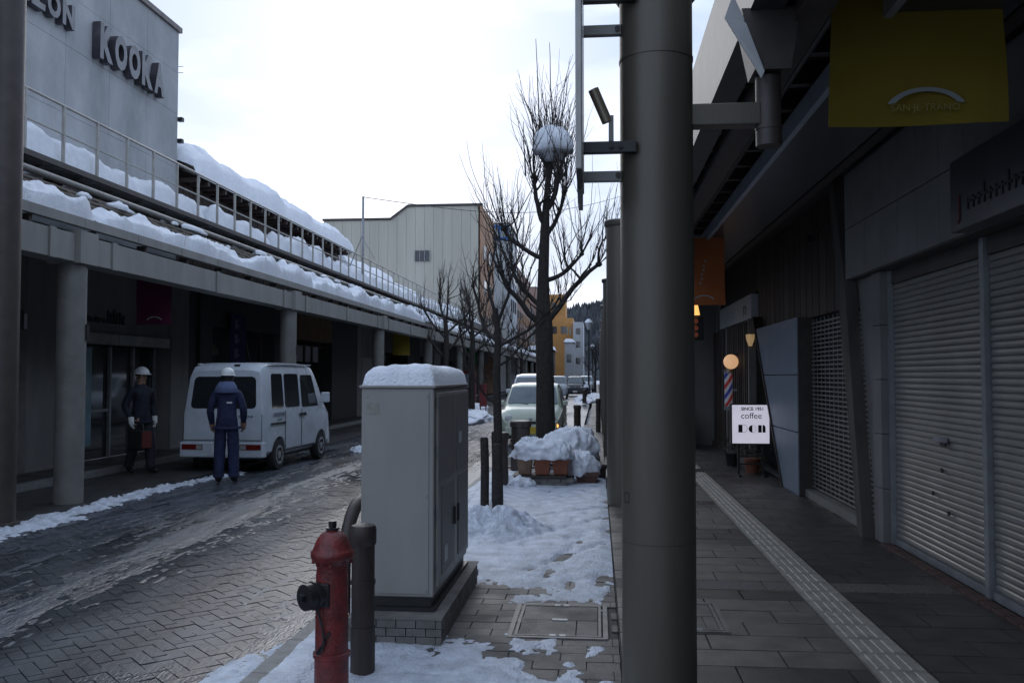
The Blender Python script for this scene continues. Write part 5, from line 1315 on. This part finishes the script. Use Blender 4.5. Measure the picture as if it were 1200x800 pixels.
for s in (-1, 1):
    tl = MB().box(s * .33 if s > 0 else -.70, .70 if s > 0 else -.33, -1.752, -1.74, .40, .49).build('tail_light', TAILR, VAN)
    MB().box((.34 if s > 0 else -.44), (.44 if s > 0 else -.34), -1.756, -1.753, .41, .48).build('reverse_lens', M('dull_lens', (.3, .3, .3), .2, .1, 9), tl)
    MB().box(s * .42 if s > 0 else -.62, .62 if s > 0 else -.42, 1.69, 1.712, .62, .76).build('headlight', CLEARL, VAN)
    mr = MB().box(s * .76 if s > 0 else -.92, .92 if s > 0 else -.76, 1.02, 1.10, 1.12, 1.32).build('mirror', VANW, VAN, bevel=.02)
    x = s * .742
    for pts in ([(x, -.76, .36), (x, -.76, 1.03)], [(x, .035, .36), (x, .035, 1.03)]): strip(VAN, 'door_gap', pts, .008, BLKPL)
    MB().box(min(x, x + s * .012), max(x, x + s * .012), -1.42, -.76, .80, .835).build('slide_rail', BLKPL, VAN)
    for yy in (-.02, .16): MB().box(min(x, x + s * .03), max(x, x + s * .03), yy - .045, yy + .045, .90, .96).build('door_handle', BLKPL, VAN)
    MB().box(min(x, x + s * .004), max(x, x + s * .004), -.9, 1.0, .32, .34).build('sill_line', BLKPL, VAN)
    MB().box(min(s * .62, s * .66), max(s * .62, s * .66), -1.3, .7, 1.835, 1.86).build('roof_gutter', VANW, VAN)
strip(VAN, 'hatch_gap', [(-.70, -1.712, .56), (.70, -1.712, .56)], .010, BLKPL)
strip(VAN, 'hatch_gap', [(.70, -1.71, .56), (.69, -1.69, 1.0)], .010, BLKPL); strip(VAN, 'hatch_gap', [(-.70, -1.71, .56), (-.69, -1.69, 1.0)], .010, BLKPL)
MB().box(-.13, .13, -1.712, -1.704, .58, .73).build('hatch_recess', VANW, VAN); MB().box(-.165, .165, -1.757, -1.747, .32, .475).build('number_plate', M('plate_white', (.6, .6, .58), .5, .05, 9), VAN)
MB().box(.12, .22, -1.53, -1.50, 1.80, 1.84).build('brake_light', BLKPL, VAN)
tx = M('van_lettering', (.16, .19, .23), .5, .1, 9)
for k in range(5): MB().box(.744, .747, -1.28 + k * .10, -1.20 + k * .10, .945, 1.005).build('lettering', tx, VAN)
for k in range(3): MB().box(.744, .747, -1.12 + k * .07, -1.07 + k * .07, .865, .90).build('lettering', tx, VAN)
for k in range(5): MB().box(.28 + k * .055, .32 + k * .055, -1.712, -1.704, .95, .975).build('lettering', tx, VAN)
strip(VAN, 'aerial', [(-.60, .85, 1.80), (-.60, .55, 2.3)], .006, BLKPL)

# --- small rounded car
def kei(name, label, loc, rz, paint, rounded=True, h=1., group=None, detail=True, plate=(.62, .42, .03)):
    t = thing(name, label, 'car', loc, rz, group, world=False)
    z = lambda v: v * h
    st = [(-1.70, .62, .34, .70, z(.80), .56), (-1.66, .69, .28, z(.86), z(1.0), .60), (-1.52, .725, .25, z(.90), z(1.28), .58), (-1.25, .735, .24, z(.90), z(1.43), .58), (-.5, .738, .23, z(.89), z(1.475), .60), (.1, .738, .23, z(.88), z(1.465), .595), (.42, .738, .23, z(.88), z(1.40), .59), (.95, .735, .23, z(.86), z(1.0), .64), (1.05, .73, .23, z(.84), z(.94), .655), (1.35, .71, .24, z(.78), z(.885), .62), (1.58, .67, .26, z(.66), z(.79), .56), (1.68, .60, .30, z(.58), z(.66), .50), (1.70, .54, .34, z(.50), z(.56), .46)]
    W_ = [(.655, -1.1), (-.655, -1.1), (.655, 1.14), (-.655, 1.14)]
    if detail: me = car_body(st, W_, .275)
    else: me = car_body(st, W_, .275)
    link('body', me, paint, t, smooth=38, bevel=.02)
    for x, y in W_: wheel(t, x, y, .275)
    MB().box(-.55, .55, -1.4, 1.4, .18, .30).build('underbody', BLKPL, t)
    side_panes(t, st, [(-1.25, -.45, z(.95), z(1.32), -1.10, -.45), (-.38, .72, z(.94), z(1.31), -.38, .40)], GLASSD)
    pane([(-.60, .97, z(.985)), (.60, .97, z(.985)), (.52, .465, z(1.37)), (-.52, .465, z(1.37))], (0, .6, .8), c=.05).build('windscreen', M('windscreen_glass', (.09, .115, .125), .06, .25, 2, spec=.9), t)
    pane([(-.54, -1.66, z(1.0)), (.54, -1.66, z(1.0)), (.5, -1.50, z(1.30)), (-.5, -1.50, z(1.30))], (0, -1, .5), c=.05).build('rear_window', GLASSD, t)
    for s in (-1, 1):
        MB().lathe([(.095, -.05), (.10, .02), (.08, .045), (.03, .055)], (s * .50, 1.615, z(.655)), 18, 'Y').build('headlight', CLEARL, t, smooth=50)
        MB().box(s * .76 - .06, s * .76 + .10 if s > 0 else s * .76 + .06, .62, .72, z(.93), z(1.05)).build('mirror', paint, t, bevel=.025)
        MB().box(min(s * .735, s * .742), max(s * .735, s * .742), -.42, -.405, .35, z(.9)).build('door_gap', BLKPL, t)
        MB().box(s * .60 - .05, s * .60 + .05, -1.70, -1.655, z(.62), z(.80)).build('tail_light', TAILR, t)
    MB().box(-.60, .60, 1.63, 1.735, .27, .48).build('front_bumper', paint, t, bevel=.03)
    MB().box(-.32, .32, 1.690, 1.712, z(.54), z(.60)).build('grille', BLKPL, t); MB().lathe([(.04, 0), (.03, .01)], (0, 1.70, z(.66)), 12, 'Y').build('emblem', RIM, t)
    MB().box(-.62, .62, 1.42, 1.43, z(.835), z(.85)).build('bonnet_gap', BLKPL, t) if False else None
    MB().box(-.165, .165, 1.737, 1.747, .32, .475).build('number_plate', M('plate_%s' % label[:6], plate, .5, .08, 9), t)
    MB().box(-.62, .62, -1.735, -1.62, .28, .50).build('rear_bumper', paint, t, bevel=.03)
    for x in (-.25, .1): strip(t, 'wiper', [(x, 1.0, z(.975)), (x + .38, .95, z(1.0))], .012, BLKPL)
    return t
GREENP = M('pale_green_paint', (.47, .51, .40), .25, .04, 2, coat=.4)
gc = kei('small_car', 'pale green rounded small car facing camera behind the planters', (-1.53, 22.2, -.05), R(180), GREENP)
MB().lathe([(.045, 0), (.03, .01)], (-.60, 1.66, .50), 12, 'Y').build('turn_signal', M('turn_signal_lit', (1., .42, .08), .4, .05, 9, emit=2.2), gc)
MB().lathe([(.16, -.05), (.17, .12), (.10, .2), (.02, .22)], (.28, .25, 1.02), 12).build('headrest', BLKPL, gc) if False else None
kei('minivan', 'pale silver minivan following behind the green car', (-2.05, 29.2, -.05), R(180), M('silver_paint', (.50, .53, .57), .28, .05, 2, metal=.2, coat=.3), h=1.16, plate=(.6, .6, .58))
kei('parked_car', 'silver car parked far up the street, left of the dark one', (-2.9, 66, -.05), R(182), M('grey_paint', (.33, .36, .39), .3, .05, 2), h=1.1, detail=False, plate=(.6, .6, .59))
kei('parked_car', 'dark car parked far up the street near snow bank', (-1.75, 72, -.05), R(180), M('black_paint', (.03, .032, .036), .25, .05, 2), h=1.08, detail=False, plate=(.6, .61, .58))
kei('parked_car', 'white car farthest up the street on the right', (-1.1, 90, -.05), R(178), VANW, h=1.1, detail=False, plate=(.61, .6, .58))
t = thing('motorbike', 'small dark motorbike parked on far right snow bank', 'motorbike', (-.7, 57, 0), world=False)
for yy in (-.55, .55): MB().lathe([(.2, -.04), (.28, -.03), (.28, .03), (.2, .04)], (0, yy, .3), 16, 'X').build('wheel', TYRE, t)
MB().tube([(0, -.55, .35), (0, -.2, .75), (0, .3, .72), (0, .5, .35)], [.06, .14, .12, .06], 8).build('frame', BLKPL, t); MB().tube([(-.3, .4, 1.0), (0, .38, .95), (.3, .4, 1.0)], .02, 6).build('handlebar', BLKPL, t); MB().tube([(0, .38, .95), (0, .55, .35)], .03, 6).build('fork', GALV, t)
mound('snow cap on the seat of the far motorbike', -.7, 56.8, .84, .16, .4, .14, 71)

# ------------------------------------------------------------------ people
def skin_body(nodes, edges, root, sub=2):
    names = list(nodes); idx = {k: i for i, k in enumerate(names)}
    me = bpy.data.meshes.new('body'); me.from_pydata([nodes[k][0] for k in names], [(idx[a], idx[b]) for a, b in edges], [])
    o = bpy.data.objects.new('tmp', me); col.objects.link(o)
    m = o.modifiers.new('skin', 'SKIN'); m.use_smooth_shade = True; m.branch_smoothing = .6
    sv = me.skin_vertices[0].data
    for k in names:
        r_ = nodes[k][1]; r_ = r_ if isinstance(r_, tuple) else (r_, r_); sv[idx[k]].radius = r_; sv[idx[k]].use_root = (k == root)
    s = o.modifiers.new('sub', 'SUBSURF'); s.levels = sub; s.render_levels = sub
    dg = bpy.context.evaluated_depsgraph_get(); out = bpy.data.meshes.new_from_object(o.evaluated_get(dg)); bpy.data.objects.remove(o)
    return out
def person(label, loc, rz, pose, top, legs, hood=False, glove=True):
    t = thing('person', label, 'person', loc, rz, world=False)
    N_ = {'pelvis': ((0, 0, .93), (.185, .14)), 'waist': ((0, 0, 1.06), (.185, .14)), 'chest': ((0, .01, 1.26), (.185, .14)), 'uchest': ((0, .0, 1.38), (.145, .105)), 'neck': ((0, 0, 1.47), (.058, .06)),
          'head0': ((0, .01, 1.545), (.07, .08)), 'head1': ((0, .015, 1.63), (.078, .095)), 'head2': ((0, .01, 1.70), (.06, .075))}
    E2 = [('pelvis', 'waist'), ('waist', 'chest'), ('chest', 'uchest'), ('uchest', 'neck'), ('neck', 'head0'), ('head0', 'head1'), ('head1', 'head2')]
    hands = []
    for s, nm in ((-1, 'L'), (1, 'R')):
        a = pose[nm]
        sh = (s * .172, 0, 1.375); N_['sh' + nm] = (sh, (.078, .08)); N_['el' + nm] = (a['elbow'], .062); N_['fo' + nm] = (tuple((Vector(a['elbow']) + Vector(a['wrist'])) / 2), .056); N_['wr' + nm] = (a['wrist'], .040)
        w = Vector(a['wrist']); d = (w - Vector(a['elbow'])).normalized() if 'hand' not in a else Vector(a['hand']).normalized(); fwd = Vector((0, 1, 0))
        palm = w + d * .06; N_['pa' + nm] = (tuple(palm), (.030, .040)); kn = w + d * .095; N_['kn' + nm] = (tuple(kn), (.024, .036))
        E2 += [('uchest', 'sh' + nm), ('sh' + nm, 'el' + nm), ('el' + nm, 'fo' + nm), ('fo' + nm, 'wr' + nm), ('wr' + nm, 'pa' + nm), ('pa' + nm, 'kn' + nm)]
        hands.append((nm, s, w, d, palm, kn))
        l = pose['leg' + nm]
        N_['hi' + nm] = ((s * .09, 0, .87), (.105, .11)); N_['kn_' + nm] = (l['knee'], (.09, .095)); N_['an' + nm] = (l['ankle'], (.078, .082)); 
        N_['he' + nm] = ((l['ankle'][0], l['ankle'][1] - .0, .055), (.048, .05)); N_['to' + nm] = ((l['ankle'][0] + s * .02, l['ankle'][1] + .17, .042), (.045, .036))
        E2 += [('pelvis', 'hi' + nm), ('hi' + nm, 'kn_' + nm), ('kn_' + nm, 'an' + nm), ('an' + nm, 'he' + nm), ('he' + nm, 'to' + nm)]
    me = skin_body(N_, E2, 'pelvis')
    me.name = 'body'; me.materials.clear()
    for m in (top, legs, SKIN, BOOT): me.materials.append(m)
    wr = {nm: (w, d) for nm, s, w, d, p_, k in hands}
    for p in me.polygons:
        c = p.center; mi = 0
        if c.z < .10: mi = 3
        elif c.z > 1.475 and abs(c.x) < .12: mi = 2
        elif c.z < .86 and min((c - wr[k][0]).length for k in wr) > .16 and min(abs(c.x - pose['leg' + k]['knee'][0]) for k in 'LR') < .14: mi = 1
        for k in wr:
            if (c - wr[k][0]).dot(wr[k][1]) > .0 and (c - wr[k][0]).length < .16: mi = 2
        p.material_index = mi
    link('body', me, None, t, smooth=180)
    for nm, s, w, d, palm, kn in hands:
        side_ = d.cross(Vector((0, 1, 0))).normalized(); fw_ = Vector((0, 1, 0)); mb = MB(); curl = Vector((-s * 1., 0, 0))
        for k, L in enumerate((.060, .072, .068, .054)):
            b0 = kn + fw_ * (.027 - .018 * k) - d * .01
            mb.tube([b0, b0 + d * L * .5 + curl * .004, b0 + d * L * .85 + curl * .02, b0 + d * L + curl * .034], [.0105, .010, .0095, .007], 7)
        b0 = w + d * .025 + fw_ * .03; mb.tube([b0, b0 + fw_ * .028 + d * .03, b0 + fw_ * .034 + d * .062 + curl * .01], [.013, .0115, .008], 7)
        mb.tube([w - d * .035, w + d * .0, w + d * .05, w + d * .09, w + d * .10], [.047, .046, .040, .036, .026], 12)
        mb.build('glove' if glove else 'hand', GLOVE if glove else SKIN, t, smooth=60)
    # face, hair, helmet
    MB().tube([(0, .095, 1.615), (0, .118, 1.585), (0, .100, 1.572)], [.010, .016, .010], 7).build('nose', SKIN, t, smooth=60)
    for s in (-1, 1):
        MB().lathe([(.004, -.004), (.012, 0), (.004, .006)], (s * .032, .094, 1.618), 8, 'Y').build('eye', HAIR, t); MB().lathe([(.008, -.01), (.028, 0), (.008, .012)], (s * .080, .0, 1.60), 10, 'X').build('ear', SKIN, t, smooth=60)
    MB().box(-.022, .022, .094, .100, 1.543, 1.550).build('mouth', M('lips', (.22, .09, .07), .6, .1, 9), t)
    hm = MB(); n = 24
    for j in range(9):
        ph_ = math.pi * .5 * j / 8
        for i in range(n):
            a = 2 * math.pi * i / n; hm.v.append((.112 * math.cos(ph_) * math.cos(a), .01 + .135 * math.cos(ph_) * math.sin(a), 1.655 + .115 * math.sin(ph_)))
    for j in range(8):
        for i in range(n): a = j * n + i; b = j * n + (i + 1) % n; hm.f.append((a, b, b + n, a + n))
    hm.f.append(tuple(range(n))[::-1])
    ho = hm.build('helmet', HELM, t, smooth=60)
    br = MB()
    for i in range(n):
        a = 2 * math.pi * i / n; ex = .012 + .042 * max(0, math.sin(a)) ** 2
        br.v += [(.110 * math.cos(a), .01 + .133 * math.sin(a), 1.660), ((.112 + ex) * math.cos(a), .01 + (.135 + ex) * math.sin(a), 1.650 - .012 * max(0, math.sin(a))), ((.112 + ex) * math.cos(a), .01 + (.135 + ex) * math.sin(a), 1.645 - .012 * max(0, math.sin(a))), (.106 * math.cos(a), .01 + .128 * math.sin(a), 1.650)]
    for i in range(n):
        for k in range(4):
            a = i * 4 + k; b = i * 4 + (k + 1) % 4; c = ((i + 1) % n) * 4 + (k + 1) % 4; d = ((i + 1) % n) * 4 + k; br.f.append((a, b, c, d))
    br.build('brim', HELM, ho, smooth=60)
    MB().lathe([(.080, 1.56), (.092, 1.62), (.095, 1.655)], (0, -.012, 0), 16).build('hair', HAIR, t, smooth=60)
    if hood:
        hd = MB()
        for j, (rx, ry, z, cy) in enumerate(((.17, .11, 1.36, -.04), (.18, .13, 1.41, -.045), (.155, .12, 1.47, -.035), (.115, .105, 1.525, -.02), (.095, .09, 1.535, -.01))):
            for i in range(20):
                a = 2 * math.pi * i / 20; hd.v.append((rx * math.cos(a), cy + ry * math.sin(a), z + (.02 if math.sin(a) < 0 else -.03)))
        for j in range(4):
            for i in range(20): a = j * 20 + i; b = j * 20 + (i + 1) % 20; hd.f.append((a, b, b + 20, a + 20))
        hd.build('hood', M('hood_cloth', (.10, .13, .24), .85, .15, 12), t, smooth=70)
        MB().box(.02, .10, -.162, -.150, 1.22, 1.245).build('reflective_tag', M('tag_white', (.5, .52, .56), .5, .1, 9), t)
    MB().tube([(-.198, -.0, .845)] + [(.198 * math.cos(a), .155 * math.sin(a), .845) for a in [math.pi + q * math.pi / 8 for q in range(1, 17)]], .022, 6).build('jacket_hem', top, t, smooth=60)
    for nm in 'LR':
        MB().lathe([(.083, 0), (.087, .02), (.083, .04)], (pose['leg' + nm]['ankle'][0], pose['leg' + nm]['ankle'][1] - .0, .10), 14).build('trouser_cuff', legs, t, smooth=60)
    return t
stand = dict(L=dict(elbow=(-.25, .0, 1.11), wrist=(-.235, .13, .88)), R=dict(elbow=(.25, .0, 1.11), wrist=(.23, .13, .90)),
             legL=dict(knee=(-.10, .01, .49), ankle=(-.11, -.02, .12)), legR=dict(knee=(.10, .02, .49), ankle=(.115, .0, .12)))
person('worker in blue hooded work suit and white helmet standing behind the van', (-5.66, 13.3, -.045), R(14), stand, BLUEG, BLUEG, hood=True, glove=False)
stride = dict(L=dict(elbow=(-.27, -.10, 1.13), wrist=(-.26, .0, .90), hand=(0, .1, -1)), R=dict(elbow=(.27, -.06, 1.12), wrist=(.25, .10, .90), hand=(0, .15, -1)),
              legL=dict(knee=(-.10, .10, .49), ankle=(-.10, .14, .12)), legR=dict(knee=(.10, -.02, .49), ankle=(.11, -.16, .12)))
person('worker in dark navy clothes, white helmet and white gloves carrying a bag', (-7.62, 14.4, -.02), R(-118), stride, NAVYD, M('dark_trousers', (.016, .018, .024), .85, .2, 9), hood=False)
t = thing('tool_bag', 'dark tool bag with red end panel held by the navy worker', 'bag', (-7.5, 14.15, .4), R(-118), world=False)
MB().box(-.09, .09, -.18, .18, 0, .30).build('bag_body', BLKPL, t, bevel=.02); MB().box(-.085, .085, .181, .19, .02, .29).build('end_panel', M('bag_red', (.10, .014, .012), .7, .1, 9), t)
MB().tube([(0, -.1, .30), (0, -.07, .40), (0, .07, .40), (0, .1, .30)], .012, 6).build('handle', BLACK, t)
